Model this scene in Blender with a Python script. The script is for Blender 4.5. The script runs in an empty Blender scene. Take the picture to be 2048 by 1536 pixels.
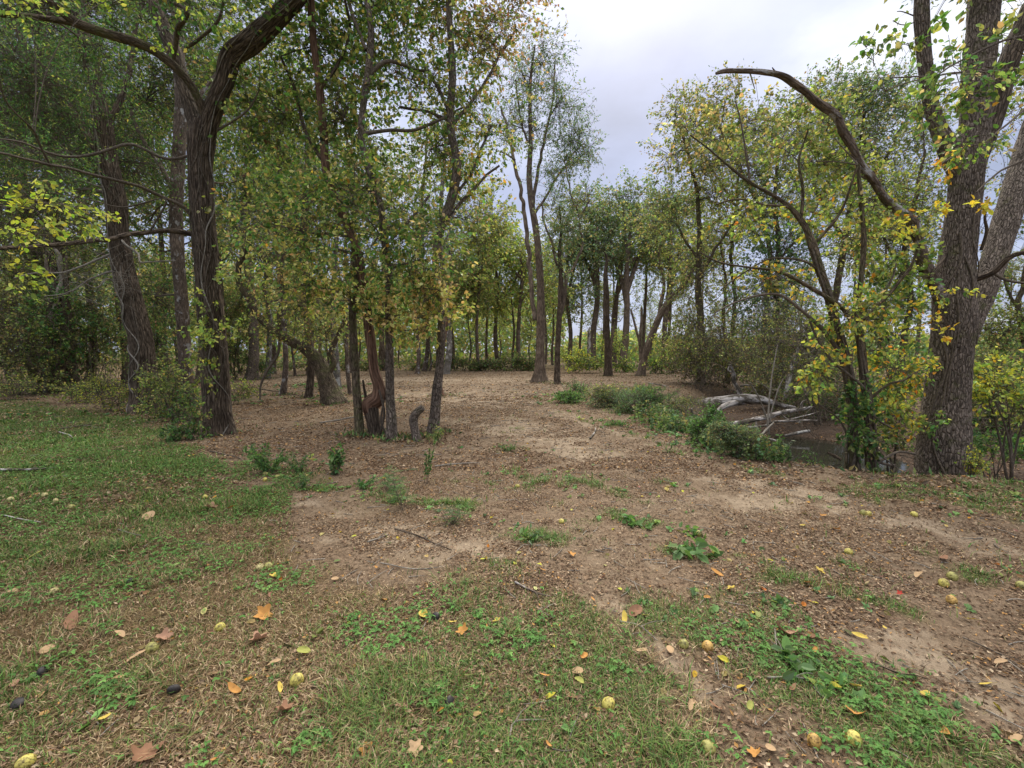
import bpy, math, random
import numpy as np
from mathutils import Vector

# ------------------------------------------------------------------ camera, sky, sun, exposure
F = 900.0                      # focal length in pixels of the 2048 x 1536 photograph
EYE = 1.55
PITCH = math.radians(4.0)
scene = bpy.context.scene
col = scene.collection
cd = bpy.data.cameras.new('camera')
cam = bpy.data.objects.new('camera', cd); col.objects.link(cam)
cd.sensor_width = 36.0; cd.lens = 36.0 * F / 2048.0
cd.clip_start = 0.05; cd.clip_end = 3000
cam.location = (0, 0, EYE); cam.rotation_euler = (math.pi / 2 - PITCH, 0, 0)
scene.camera = cam
scene.view_settings.view_transform = 'Standard'
scene.view_settings.look = 'None'
scene.view_settings.gamma = 1.0
scene.view_settings.exposure = 1.13
scene.cycles.max_bounces = 7
scene.cycles.diffuse_bounces = 4
scene.cycles.transmission_bounces = 4

SUN_EL, SUN_AZ = math.radians(40), math.radians(16)     # azimuth measured from +Y towards +X
world = bpy.data.worlds.new('World'); scene.world = world; world.use_nodes = True
nt = world.node_tree; N = nt.nodes; L = nt.links; N.clear()
out = N.new('ShaderNodeOutputWorld'); bg = N.new('ShaderNodeBackground')
sky = N.new('ShaderNodeTexSky'); sky.sky_type = 'NISHITA'; sky.sun_disc = False
sky.sun_elevation = SUN_EL; sky.sun_rotation = SUN_AZ
tc = N.new('ShaderNodeTexCoord'); sep = N.new('ShaderNodeSeparateXYZ')
L.new(tc.outputs['Generated'], sep.inputs[0])
def wm(op, a, b=None):
    n = N.new('ShaderNodeMath'); n.operation = op
    for i, v in enumerate((a, b)):
        if v is None: continue
        if isinstance(v, (int, float)): n.inputs[i].default_value = v
        else: L.new(v, n.inputs[i])
    return n.outputs[0]
zz = wm('ADD', wm('MAXIMUM', sep.outputs[2], 0.0), 0.18)
cx = wm('DIVIDE', sep.outputs[0], zz); cy = wm('DIVIDE', sep.outputs[1], zz)
cmb = N.new('ShaderNodeCombineXYZ'); L.new(cx, cmb.inputs[0]); L.new(cy, cmb.inputs[1])
cmb.inputs[2].default_value = 5.3
def wnoise(scale, detail, rough=0.55):
    n = N.new('ShaderNodeTexNoise'); n.inputs['Scale'].default_value = scale
    n.inputs['Detail'].default_value = detail; n.inputs['Roughness'].default_value = rough
    L.new(cmb.outputs[0], n.inputs['Vector']); return n.outputs['Fac']
gd = N.new('ShaderNodeVectorMath'); gd.operation = 'DOT_PRODUCT'; L.new(tc.outputs['Generated'], gd.inputs[0])
gd.inputs[1].default_value = (0.235, 0.815, 0.53)          # thin cloud where the sun stands
glow = wm('MULTIPLY', wm('POWER', wm('MAXIMUM', gd.outputs['Value'], 0.0), 30.0), 0.04)
ramp = N.new('ShaderNodeValToRGB'); L.new(wm('ADD', wnoise(1.35, 6, 0.5), glow), ramp.inputs[0])
e = ramp.color_ramp.elements
e[0].position = 0.34; e[0].color = (0.27, 0.305, 0.43, 1)
e[1].position = 0.74; e[1].color = (0.85, 0.87, 0.94, 1)
m = e.new(0.47); m.color = (0.36, 0.41, 0.60, 1)
m = e.new(0.60); m.color = (0.49, 0.54, 0.72, 1)
skm = N.new('ShaderNodeVectorMath'); skm.operation = 'SCALE'; skm.inputs['Scale'].default_value = 0.10
L.new(sky.outputs[0], skm.inputs[0])
mix = N.new('ShaderNodeMix'); mix.data_type = 'RGBA'; mix.inputs[0].default_value = 0.86
L.new(skm.outputs[0], mix.inputs[6]); L.new(ramp.outputs[0], mix.inputs[7])
zenith_boost = wm('ADD', wm('MULTIPLY', wm('POWER', wm('MAXIMUM', sep.outputs[2], 0.0), 5.0), 3.6), 0.60)   # overcast sky; zenith above the frame brightened extra to light the scene
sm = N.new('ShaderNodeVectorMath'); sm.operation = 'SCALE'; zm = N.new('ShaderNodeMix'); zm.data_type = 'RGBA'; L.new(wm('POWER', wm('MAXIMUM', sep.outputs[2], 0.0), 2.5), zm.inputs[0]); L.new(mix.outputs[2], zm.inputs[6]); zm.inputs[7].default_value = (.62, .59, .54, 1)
L.new(zm.outputs[2], sm.inputs[0]); L.new(zenith_boost, sm.inputs['Scale'])
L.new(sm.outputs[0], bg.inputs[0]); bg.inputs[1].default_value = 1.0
L.new(bg.outputs[0], out.inputs[0])
sd = bpy.data.lights.new('sun', 'SUN'); sd.energy = 1.5; sd.angle = math.radians(14); sd.color = (1.0, 0.93, 0.82)
so = bpy.data.objects.new('sun', sd); col.objects.link(so)
sdir = Vector((math.sin(SUN_AZ) * math.cos(SUN_EL), math.cos(SUN_AZ) * math.cos(SUN_EL), math.sin(SUN_EL)))
so.rotation_euler = sdir.to_track_quat('Z', 'Y').to_euler(); so.location = (0, 0, 40)

# ------------------------------------------------------------------ helpers
rng = np.random.default_rng(7)
def A(*v): return np.array(v, float)
def nrm(v): return v / np.maximum(np.linalg.norm(v, axis=-1, keepdims=True), 1e-9)
def sstep(a, b, x):
    t = np.clip((x - a) / (b - a), 0, 1); return t * t * (3 - 2 * t)
def hash3(i, j, k, s):
    h = (i * 374761393 + j * 668265263 + k * 2147483647 + s * 1274126177) & 0xffffffff
    h = ((h ^ (h >> 13)) * 1274126177) & 0xffffffff
    return ((h ^ (h >> 16)) & 0xffff) / 65535.0
def vnoise(x, y, z=0.0, seed=0):
    x, y, z = np.broadcast_arrays(np.asarray(x, float), y, z)
    xi, yi, zi = (np.floor(q).astype(np.int64) for q in (x, y, z))
    fx, fy, fz = x - xi, y - yi, z - zi
    fx, fy, fz = (f * f * (3 - 2 * f) for f in (fx, fy, fz))
    r = 0
    for a in (0, 1):
        for b in (0, 1):
            for c in (0, 1):
                r = r + hash3(xi + a, yi + b, zi + c, seed) * (fx if a else 1 - fx) * (fy if b else 1 - fy) * (fz if c else 1 - fz)
    return r
def fbm(x, y, z=0.0, seed=0, o=3):
    return sum(vnoise(x * 2 ** i, y * 2 ** i, z * 2 ** i, seed + i) * 0.5 ** (i + 1) for i in range(o)) / (1 - 0.5 ** o)
CP, SP = math.cos(PITCH), math.sin(PITCH)
def ray(px, py):
    x = (np.asarray(px, float) - 1024) / F; y = (768 - np.asarray(py, float)) / F
    return np.stack([x, CP + y * SP, -SP + y * CP], -1)
def at(px, py, Y):
    d = ray(px, py); d = d * (np.asarray(Y, float) / d[..., 1])[..., None]; d[..., 2] += EYE; return d
def topix(p):
    p = np.asarray(p, float); q = p - A(0, 0, EYE)
    f = q[..., 1] * CP - q[..., 2] * SP; u = q[..., 1] * SP + q[..., 2] * CP
    f = np.maximum(f, 0.05)
    return 1024 + F * q[..., 0] / f, 768 - F * u / f
def g0(px, py):                      # on the flat plane z = 0
    d = ray(px, py); t = EYE / -d[..., 2]; return d * t[..., None] + A(0, 0, EYE)

# creek channel outline (world x, y)
_near = [g0(np.array(float(a)), np.array(float(b)))[:2] for a, b in
         ((2600, 968), (2200, 962), (2048, 956), (1960, 950), (1860, 946), (1780, 942), (1700, 934), (1600, 922), (1500, 908), (1420, 884), (1340, 850), (1290, 826), (1265, 806), (1305, 786), (1390, 775), (1440, 763), (1480, 750))]
_far = [A(24, 45), A(19, 33), A(15, 25), A(12.3, 20), A(11.2, 17), A(12, 15), A(16, 13.2), A(24, 11)]
CREEK = np.array(_near + _far + [A(24, 5)])
def poly_sd(x, y, P):
    d = np.full(x.shape, 1e9); ins = np.zeros(x.shape, bool)
    for i in range(len(P)):
        a, b = P[i - 1], P[i]
        e = b - a; wx, wy = x - a[0], y - a[1]
        t = np.clip((wx * e[0] + wy * e[1]) / (e @ e), 0, 1)
        d = np.minimum(d, (wx - e[0] * t) ** 2 + (wy - e[1] * t) ** 2)
        c = ((a[1] > y) != (b[1] > y)) & (x < (b[0] - a[0]) * (y - a[1]) / (b[1] - a[1] + 1e-12) + a[0])
        ins ^= c
    return np.where(ins, 1, -1) * np.sqrt(d)
WATER_Z = -0.92
def height(x, y):
    x, y = np.broadcast_arrays(np.asarray(x, float), np.asarray(y, float))
    r = np.hypot(x, y)
    h = 0.09 * (fbm(x * .35, y * .35, 0, 11, 2) - .5) + 0.035 * (fbm(x * 1.7, y * 1.7, 0, 21, 3) - .5)
    sd = poly_sd(x, y, CREEK) + 0.5 * (fbm(x * 1.1, y * 1.1, 0, 31, 3) - .5)
    dep = 0.70 * sstep(-0.25, 1.6, sd)
    pool = 0.75 * np.exp(-(((x - 7.1) / 1.9) ** 2 + ((y - 11.3) / 2.3) ** 2) ** 1.6) * sstep(0.3, 1.2, sd)
    h = h - dep - pool + 0.12 * (fbm(x * .9, y * .9, 0, 33, 2) - .5) * sstep(0.3, 1.2, sd)
    # tyre ruts / scraped edge of the lawn
    ex = x + 0.55 * y
    h += 0.05 * sstep(0, .3, -(x - (-2.2 + 0.0 * y) ) ) * sstep(4, 5.5, y) * sstep(12, 9, y)
    h += 0.5 * sstep(40, 90, r) * 0.0
    return h
def G(px, py):
    px, py = np.broadcast_arrays(np.asarray(px, float), np.asarray(py, float))
    d = ray(px, py); t = EYE / np.maximum(-d[..., 2], 1e-3)
    for _ in range(4):
        p = d * t[..., None]
        t = (EYE - np.clip(height(p[..., 0], p[..., 1]), -0.4, 1)) / np.maximum(-d[..., 2], 1e-3)
    p = d * t[..., None]; p[..., 2] = height(p[..., 0], p[..., 1]); return p

class MB:
    def __init__(s): s.v = []; s.n = 0; s.f = []; s.c = []; s.b = []
    def add(s, v, f, mat=0, c=None, b=None, smooth=False):
        v = np.asarray(v, float); f = np.asarray(f, np.int64)
        if len(v) == 0: return s
        s.v.append(v); s.f.append((f + s.n, mat, smooth)); s.n += len(v)
        cc = np.ones((len(v), 4)); 
        if c is not None: cc[:, :3] = c
        s.c.append(cc); s.b.append(v if b is None else b); return s
    def build(s, name, mats, parent=None, loc=None):
        me = bpy.data.meshes.new(name)
        v = np.concatenate(s.v)
        if loc is not None: v = v - np.asarray(loc)
        tot = np.concatenate([np.full(len(f), f.shape[1]) for f, _, _ in s.f])
        li = np.concatenate([f.ravel() for f, _, _ in s.f])
        mi = np.concatenate([np.full(len(f), m) for f, m, _ in s.f]); sm = np.concatenate([np.full(len(f), q) for f, _, q in s.f])
        me.vertices.add(len(v)); me.vertices.foreach_set('co', v.astype(np.float32).ravel())
        me.loops.add(len(li)); me.loops.foreach_set('vertex_index', li.astype(np.int32))
        me.polygons.add(len(tot)); me.polygons.foreach_set('loop_start', (np.cumsum(tot) - tot).astype(np.int32))
        me.polygons.foreach_set('material_index', mi.astype(np.int32)); me.polygons.foreach_set('use_smooth', sm)
        a = me.attributes.new('Col', 'FLOAT_COLOR', 'POINT'); a.data.foreach_set('color', np.concatenate(s.c).astype(np.float32).ravel())
        a = me.attributes.new('Bark', 'FLOAT_VECTOR', 'POINT'); a.data.foreach_set('vector', np.concatenate(s.b).astype(np.float32).ravel())
        for mm in (mats if isinstance(mats, (list, tuple)) else [mats]): me.materials.append(mm)
        me.update(calc_edges=True)
        o = bpy.data.objects.new(name, me); col.objects.link(o)
        if parent: o.parent = parent
        if loc is not None and not parent: o.location = loc
        return o
def tag(o, label=None, cat=None, group=None, kind=None):
    if label: o['label'] = label
    if cat: o['category'] = cat
    if group: o['group'] = group
    if kind: o['kind'] = kind
    return o
def empty(name, loc, label, cat, group=None):
    o = bpy.data.objects.new(name, None); col.objects.link(o); o.location = loc; o.empty_display_size = .2
    return tag(o, label, cat, group)

def resample(P, R, step):
    P = np.asarray(P, float); R = np.asarray(R, float)
    if len(P) < 3:
        n = max(3, int(np.linalg.norm(P[-1] - P[0]) / step) + 1); t = np.linspace(0, 1, n)[:, None]
        return P[0] * (1 - t) + P[-1] * t, R[0] * (1 - t[:, 0]) + R[-1] * t[:, 0]
    Q = np.vstack([2 * P[0] - P[1], P, 2 * P[-1] - P[-2]]); o = []; r = []
    for i in range(1, len(Q) - 2):
        n = max(2, int(np.linalg.norm(Q[i + 1] - Q[i]) / step) + 1)
        t = np.linspace(0, 1, n, endpoint=False)[:, None]
        a, b, c, d = Q[i - 1], Q[i], Q[i + 1], Q[i + 2]
        o.append(0.5 * (2 * b + (c - a) * t + (2 * a - 5 * b + 4 * c - d) * t ** 2 + (3 * b - a - 3 * c + d) * t ** 3))
        r.append(R[i - 1] * (1 - t[:, 0]) + R[i] * t[:, 0])
    return np.vstack(o + [P[-1:]]), np.concatenate(r + [R[-1:]])
def frames(P):
    T = nrm(np.gradient(P, axis=0)); u = np.cross(T[0], A(0, 1, 0.01)); u = nrm(u); U = []
    for t in T:
        u = nrm(u - t * (u @ t)); U.append(u)
    U = np.array(U); return T, U, np.cross(T, U)
def tube(mb, P, R, sides=8, mat=0, seed=0, rough=0.08, ridge=0.0, flare=0.0, step=None, c=None, wob=0.0, lobes=4, sink=0.0):
    P, R = resample(P, R, step or max(0.03, float(np.mean(R)) * 1.2))
    if wob:
        s_ = np.cumsum(np.r_[0, np.linalg.norm(np.diff(P, axis=0), axis=1)])
        for k in range(3): P[:, k] += wob * (vnoise(s_ * 2.2, seed * 1.7 + k, 0, 5) - .5) * np.minimum(1, s_ * 2)
    T, U, V = frames(P); s = np.cumsum(np.r_[0, np.linalg.norm(np.diff(P, axis=0), axis=1)])
    th = np.linspace(0, 2 * math.pi, sides, endpoint=False)
    ct, st = np.cos(th), np.sin(th); S = s[:, None] + 0 * th
    rr = R[:, None] * np.ones(sides)
    rb = float(max(R.max(), .01))
    m = 1 + rough * 2 * (fbm(ct * 1.3 + seed * 3.1, st * 1.3, S / (rb * 3.0), seed, 2) - .5)
    if ridge:
        rn = fbm(ct * rb * 26 + seed, st * rb * 26, S * 4.5, seed + 5, 2)
        m = m + ridge * (np.abs(rn - .5) * 4 - .6) * 0.5
    if flare:
        fl = np.exp(-np.maximum(0, S - sink) / (rb * 1.3)) * flare * 1.25
        m = m + fl * (0.55 + 0.55 * np.cos(lobes * th + seed + .6 * np.sin(2 * th + seed)))
    rr = rr * m
    v = P[:, None, :] + rr[..., None] * (ct[None, :, None] * U[:, None, :] + st[None, :, None] * V[:, None, :])
    bv = np.stack([R.mean() * ct + 0 * S, R.mean() * st + 0 * S, S], -1)
    n = len(P); i = np.arange(n - 1)[:, None] * sides; j = np.arange(sides)[None, :]; j2 = (j + 1) % sides
    f = np.stack([i + j, i + j2, i + j2 + sides, i + j + sides], -1).reshape(-1, 4)
    mb.add(v.reshape(-1, 3), f, mat, c, bv.reshape(-1, 3) + seed * 1.37, True)
    # end cap
    cv = np.vstack([v[-1], P[-1] + T[-1] * R[-1] * .3]); cf = np.stack([np.arange(sides), (np.arange(sides) + 1) % sides, np.full(sides, sides)], -1)
    mb.add(cv, cf, mat, c, np.vstack([bv[-1], bv[-1].mean(0)]) + seed * 1.37, True)
    return P, R, T, U, V, s
def beziers(mb, P0, P1, P2, r0, r1, seg=5, sides=4, mat=0, c=None):
    n = len(P0)
    if n == 0: return
    t = np.linspace(0, 1, seg + 1)[None, :, None]
    P = P0[:, None] * (1 - t) ** 2 + 2 * P1[:, None] * t * (1 - t) + P2[:, None] * t ** 2
    T = nrm(np.gradient(P, axis=1)); ref = nrm(rng.normal(size=(n, 1, 3))); U = nrm(np.cross(T, ref)); V = np.cross(T, U)
    R = np.broadcast_to(np.asarray(r0, float).reshape(-1, 1), (n, 1)) * (1 - t[..., 0]) + np.broadcast_to(np.asarray(r1, float).reshape(-1, 1), (n, 1)) * t[..., 0]
    th = np.linspace(0, 2 * math.pi, sides, endpoint=False)
    v = P[:, :, None, :] + R[:, :, None, None] * (np.cos(th)[:, None] * U[:, :, None, :] + np.sin(th)[:, None] * V[:, :, None, :])
    base = (np.arange(n) * (seg + 1) * sides)[:, None, None] + (np.arange(seg) * sides)[None, :, None]
    j = np.arange(sides)[None, None, :]; j2 = (j + 1) % sides
    f = np.stack([base + j, base + j2, base + j2 + sides, base + j + sides], -1).reshape(-1, 4)
    v = v.reshape(-1, 3)
    mb.add(v, f, mat, c, v * 1.0, True)

PAL = {   # leaf colours, linear albedo
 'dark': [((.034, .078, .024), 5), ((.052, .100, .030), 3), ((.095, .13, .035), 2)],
 'green': [((.048, .098, .027), 4), ((.082, .132, .034), 4), ((.13, .165, .04), 2.5), ((.20, .20, .055), 1.2)],
 'olive': [((.08, .115, .038), 4), ((.12, .145, .048), 4), ((.18, .18, .065), 3), ((.26, .215, .09), 1), ((.21, .14, .07), .8)],
 'mixed': [((.055, .12, .03), 3), ((.11, .16, .04), 3), ((.19, .21, .055), 3), ((.32, .28, .11), 2.4), ((.34, .24, .12), 1.0), ((.38, .22, .04), .3)],
 'tan': [((.33, .24, .10), 4), ((.40, .30, .13), 3), ((.24, .22, .07), 3), ((.12, .15, .04), 2)],
 'ygreen': [((.14, .19, .045), 4), ((.22, .255, .06), 4), ((.34, .32, .07), 1.6), ((.09, .14, .038), 2.4)],
 'lime': [((.30, .38, .05), 4), ((.40, .43, .06), 3), ((.55, .46, .06), 2), ((.20, .30, .04), 2)],
 'yellow': [((.62, .44, .05), 4), ((.58, .34, .04), 2), ((.35, .34, .05), 3)],
 'orange': [((.60, .28, .035), 4), ((.50, .18, .03), 2), ((.60, .42, .06), 2), ((.25, .25, .05), 1)],
 'pink': [((.24, .14, .08), 4), ((.30, .19, .11), 3), ((.16, .13, .05), 3), ((.12, .14, .05), 2)],
 'brush': [((.10, .085, .05), 4), ((.14, .11, .065), 3), ((.07, .09, .035), 3)],
 'grey': [((.07, .12, .065), 4), ((.10, .15, .08), 3), ((.15, .17, .09), 1)],
 'weed': [((.060, .115, .034), 4), ((.085, .150, .042), 3), ((.040, .080, .028), 2)],
}
LG = 1.95
def colours(pal, n, jit=.22):
    C = []; Wt = []
    for nm, w in (pal.items() if isinstance(pal, dict) else ((pal, 1),)):
        tot = sum(q for _, q in PAL[nm])
        for c, q in PAL[nm]: C.append(c); Wt.append(w * q / tot)
    Wt = np.array(Wt) / sum(Wt)
    c = np.array(C)[rng.choice(len(C), n, p=Wt)]
    return np.clip(c * LG * (1 + jit * rng.normal(size=(n, 1))) * (1 + .08 * rng.normal(size=(n, 3))), .01, .9)
TPL = {   # (length, width, lift) outlines
 'd': (A([0, 0, 0], [.45, .32, .08], [1, 0, -.05], [.45, -.32, .08]), [(0, 1, 2), (0, 2, 3)]),
 'o': (A([0, 0, 0], [.22, .26, .06], [.62, .27, .03], [1, 0, -.12], [.62, -.27, .03], [.22, -.26, .06]), [(0, 1, 2), (0, 2, 3), (0, 3, 4), (0, 4, 5)]),
 'n': (A([0, 0, 0], [.4, .17, .04], [1, 0, -.1], [.4, -.17, .04]), [(0, 1, 2), (0, 2, 3)]),
}
def leaves(mb, P, size, pal, shape='d', mat=1, droop=.35, up=.5, D=None, jit=.22, c=None):
    n = len(P)
    if n == 0: return
    if D is None:
        D = rng.normal(size=(n, 3)); D[:, 2] -= droop
    D = nrm(D); Nn = rng.normal(size=(n, 3)); Nn[:, 2] += up
    Nn = nrm(Nn - D * np.sum(Nn * D, 1, keepdims=True)); B = np.cross(Nn, D)
    tp, tf = TPL[shape]; sz = (size * rng.uniform(.65, 1.25, n))[:, None, None]
    v = P[:, None] + sz * (tp[None, :, 0:1] * D[:, None] + tp[None, :, 1:2] * B[:, None] + tp[None, :, 2:3] * Nn[:, None])
    f = (np.arange(n) * len(tp))[:, None, None] + np.array(tf)[None]
    if c is None: c = colours(pal, n, jit)
    mb.add(v.reshape(-1, 3), f.reshape(-1, 3), mat, np.repeat(c, len(tp), 0))

# ------------------------------------------------------------------ materials
def mat_new(name):
    m = bpy.data.materials.new(name); m.use_nodes = True; t = m.node_tree; t.nodes.clear()
    o = t.nodes.new('ShaderNodeOutputMaterial'); return m, t.nodes, t.links, o
def leaf_mat(name, trans=.5, rough=.5, spec=.35, tint=(1.08, 1.08, .72)):
    m, n, l, o = mat_new(name)
    a = n.new('ShaderNodeAttribute'); a.attribute_name = 'Col'
    p = n.new('ShaderNodeBsdfPrincipled'); p.inputs['Roughness'].default_value = rough; p.inputs['Specular IOR Level'].default_value = spec
    tr = n.new('ShaderNodeBsdfTranslucent'); vm = n.new('ShaderNodeVectorMath'); vm.operation = 'MULTIPLY'; vm.inputs[1].default_value = tint
    mx = n.new('ShaderNodeMixShader'); mx.inputs[0].default_value = trans
    l.new(a.outputs['Color'], p.inputs['Base Color']); l.new(a.outputs['Color'], vm.inputs[0]); l.new(vm.outputs[0], tr.inputs[0])
    l.new(p.outputs[0], mx.inputs[1]); l.new(tr.outputs[0], mx.inputs[2]); l.new(mx.outputs[0], o.inputs[0]); return m
def tex(n, l, vec, scale, detail=4, rough=.55, dist=0.0, kind='noise', stretch=None):
    if stretch:
        mp = n.new('ShaderNodeMapping'); mp.inputs['Scale'].default_value = stretch; l.new(vec, mp.inputs[0]); vec = mp.outputs[0]
    if kind == 'noise':
        t = n.new('ShaderNodeTexNoise'); t.inputs['Detail'].default_value = detail; t.inputs['Roughness'].default_value = rough; t.inputs['Distortion'].default_value = dist
    else:
        t = n.new('ShaderNodeTexVoronoi'); t.feature = 'DISTANCE_TO_EDGE' if kind == 'edge' else 'F1'
    t.inputs['Scale'].default_value = scale; l.new(vec, t.inputs['Vector'])
    return t.outputs['Fac'] if kind == 'noise' else t.outputs['Distance']
def rampn(n, l, fac, stops):
    r = n.new('ShaderNodeValToRGB'); el = r.color_ramp.elements
    while len(el) > 1: el.remove(el[-1])
    el[0].position = stops[0][0]; el[0].color = (*stops[0][1], 1)
    for p_, c_ in stops[1:]:
        q = el.new(p_); q.color = (*c_, 1)
    l.new(fac, r.inputs[0]); return r.outputs[0]
def mixc(n, l, fac, a, b, mode='MIX'):
    x = n.new('ShaderNodeMix'); x.data_type = 'RGBA'; x.blend_type = mode
    for i, v in ((0, fac), (6, a), (7, b)):
        if isinstance(v, (int, float)): x.inputs[i].default_value = v
        elif isinstance(v, tuple): x.inputs[i].default_value = (*v, 1)
        else: l.new(v, x.inputs[i])
    return x.outputs[2]
def bark_mat(name, dark, light, scale=26, zs=.22, bump=.6, moss=0.0, patch=None, patchamt=.5):
    m, n, l, o = mat_new(name)
    a = n.new('ShaderNodeAttribute'); a.attribute_name = 'Bark'; v = a.outputs['Vector']
    r1 = tex(n, l, v, scale, 5, .6, .6, stretch=(1, 1, zs))
    e1 = tex(n, l, v, scale * .8, kind='edge', stretch=(1, 1, zs * .8))
    fine = tex(n, l, v, scale * 5, 3, .6, stretch=(1, 1, .5)); big = tex(n, l, v, 2.3, 4, .6)
    er = rampn(n, l, e1, [(0, (0, 0, 0)), (.16, (1, 1, 1))])
    cc = rampn(n, l, r1, [(.32, dark), (.52, tuple((p + q) / 2 for p, q in zip(dark, light))), (.68, light)])
    cc = mixc(n, l, .5, cc, mixc(n, l, er, tuple(q * .8 for q in dark), cc))
    bw = rampn(n, l, big, [(.35, (.75, .75, .75)), (.65, (1.2, 1.2, 1.2))]); cc = mixc(n, l, 1.0, cc, bw, 'MULTIPLY')
    if patch:
        pm = rampn(n, l, tex(n, l, v, 5.5, 5, .65, stretch=(1, 1, .6)), [(.62 - patchamt * .2, (0, 0, 0)), (.68 - patchamt * .18, (1, 1, 1))]); cc = mixc(n, l, pm, cc, patch)
    if moss:
        mm = rampn(n, l, tex(n, l, v, 4.2, 5, .7), [(.62 - moss * .25, (0, 0, 0)), (.78 - moss * .25, (.8, .8, .8))]); cc = mixc(n, l, mm, cc, (.11, .11, .045))
    p = n.new('ShaderNodeBsdfPrincipled'); p.inputs['Roughness'].default_value = .9; p.inputs['Specular IOR Level'].default_value = .15
    l.new(cc, p.inputs['Base Color'])
    h = n.new('ShaderNodeMath'); h.operation = 'ADD'; l.new(r1, h.inputs[0])
    h2 = n.new('ShaderNodeMath'); h2.operation = 'MULTIPLY_ADD'; l.new(fine, h2.inputs[0]); h2.inputs[1].default_value = .25; l.new(er, h2.inputs[2]); l.new(h2.outputs[0], h.inputs[1])
    b = n.new('ShaderNodeBump'); b.inputs['Strength'].default_value = bump; b.inputs['Distance'].default_value = .02; l.new(h.outputs[0], b.inputs['Height'])
    l.new(b.outputs[0], p.inputs['Normal']); l.new(p.outputs[0], o.inputs[0]); return m
M = {}
M['leaf'] = leaf_mat('leaf')
M['dry'] = leaf_mat('dry_leaf', .15, .75, .15, (1, .9, .8))
M['blade'] = leaf_mat('grass_blade', .25, .6, .25)
M['bark_dark'] = bark_mat('furrowed_dark_bark', (.032, .023, .015), (.21, .16, .115), 34, .16, 1.0)
M['bark_grey'] = bark_mat('grey_brown_bark', (.07, .054, .04), (.36, .295, .235), 42, .34, 1.0, moss=.35)
M['bark_thin'] = bark_mat('thin_grey_bark', (.06, .045, .034), (.24, .185, .14), 30, .3, .5, patch=(.34, .33, .31), patchamt=.25)
M['bark_pale'] = bark_mat('pale_grey_bark', (.09, .08, .066), (.24, .22, .19), 22, .5, .4, moss=.25, patch=(.36, .35, .32), patchamt=.45)
M['bark_moss'] = bark_mat('mossy_bark', (.05, .038, .025), (.22, .17, .115), 34, .3, .8, moss=.55)
M['bark_red'] = bark_mat('stripped_red_brown_wood', (.06, .032, .02), (.29, .175, .115), 34, .08, .7)
M['bark_far'] = bark_mat('far_trunk_bark', (.08, .06, .042), (.26, .20, .148), 14, .25, .5)
M['bone'] = bark_mat('bleached_dead_wood', (.24, .21, .18), (.58, .55, .51), 16, .12, .5, patch=(.10, .085, .065), patchamt=.75)
M['twig'] = bark_mat('twig_bark', (.07, .055, .04), (.20, .165, .125), 60, .4, .2)
M['paletwig'] = bark_mat('pale_twig_bark', (.16, .14, .11), (.34, .31, .26), 60, .4, .2)

# ------------------------------------------------------------------ ground zones
LAWN = A([-3500, 770], [-900, 782], [0, 792], [330, 838], [400, 900], [480, 955], [570, 1010], [620, 1090], [700, 1140], [900, 1162], [1130, 1190], [1215, 1250], [1320, 1360], [1430, 1460], [1520, 1560], [1800, 2600], [-4000, 4000])
WEEDZ = A([1240, 1180], [1400, 1168], [1560, 1200], [1690, 1290], [1830, 1350], [2048, 1490], [2700, 1850], [2600, 2600], [1900, 2300], [1600, 1600], [1470, 1440], [1380, 1330], [1290, 1265])
GREENS = [(1150, 960, 120, 22, .1), (1450, 1120, 130, 22, .2), (1620, 1165, 140, 18, .25), (1790, 1215, 100, 16, .3), (720, 985, 150, 22, .1), (1510, 942, 70, 9, .05),
          (1990, 1150, 130, 22, .2), (2030, 1270, 120, 26, .3), (1900, 1000, 230, 34, .12), (1990, 985, 160, 34, 0), (1780, 965, 110, 16, .1), (1060, 1075, 90, 22, .15), (1290, 1040, 90, 16, .15), (560, 950, 110, 26, .15),
          (880, 1010, 110, 18, .15), (1330, 965, 60, 8, .1), (640, 770, 60, 8, 0), (470, 800, 60, 8, 0), (1130, 800, 60, 9, .1), (1250, 860, 130, 9, .3), (1010, 900, 50, 9, 0), (700, 805, 80, 7, 0)]
SANDS = [(860, 1090, 280, 40, .12), (620, 1010, 90, 20, .3), (1130, 893, 120, 26, .35), (1000, 860, 80, 10, .2), (1880, 1330, 300, 48, .32), (1370, 1350, 150, 34, .75), (1580, 985, 240, 26, .18),
         (1850, 1055, 240, 22, .2), (960, 800, 160, 16, 0), (1480, 1000, 160, 18, .1), (1200, 850, 120, 10, .3), (1250, 1230, 110, 26, .3), (2000, 1420, 160, 30, .35), (800, 760, 300, 6, 0), (1010, 1130, 120, 14, .1)]
def ell(px, py, S):
    o = np.zeros(px.shape)
    for a, b, ra, rb, an in S:
        c, s = math.cos(an), math.sin(an); u = ((px - a) * c + (py - b) * s) / ra; v = (-(px - a) * s + (py - b) * c) / rb
        o = np.maximum(o, np.exp(-(u * u + v * v) * .8))
    return o
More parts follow.
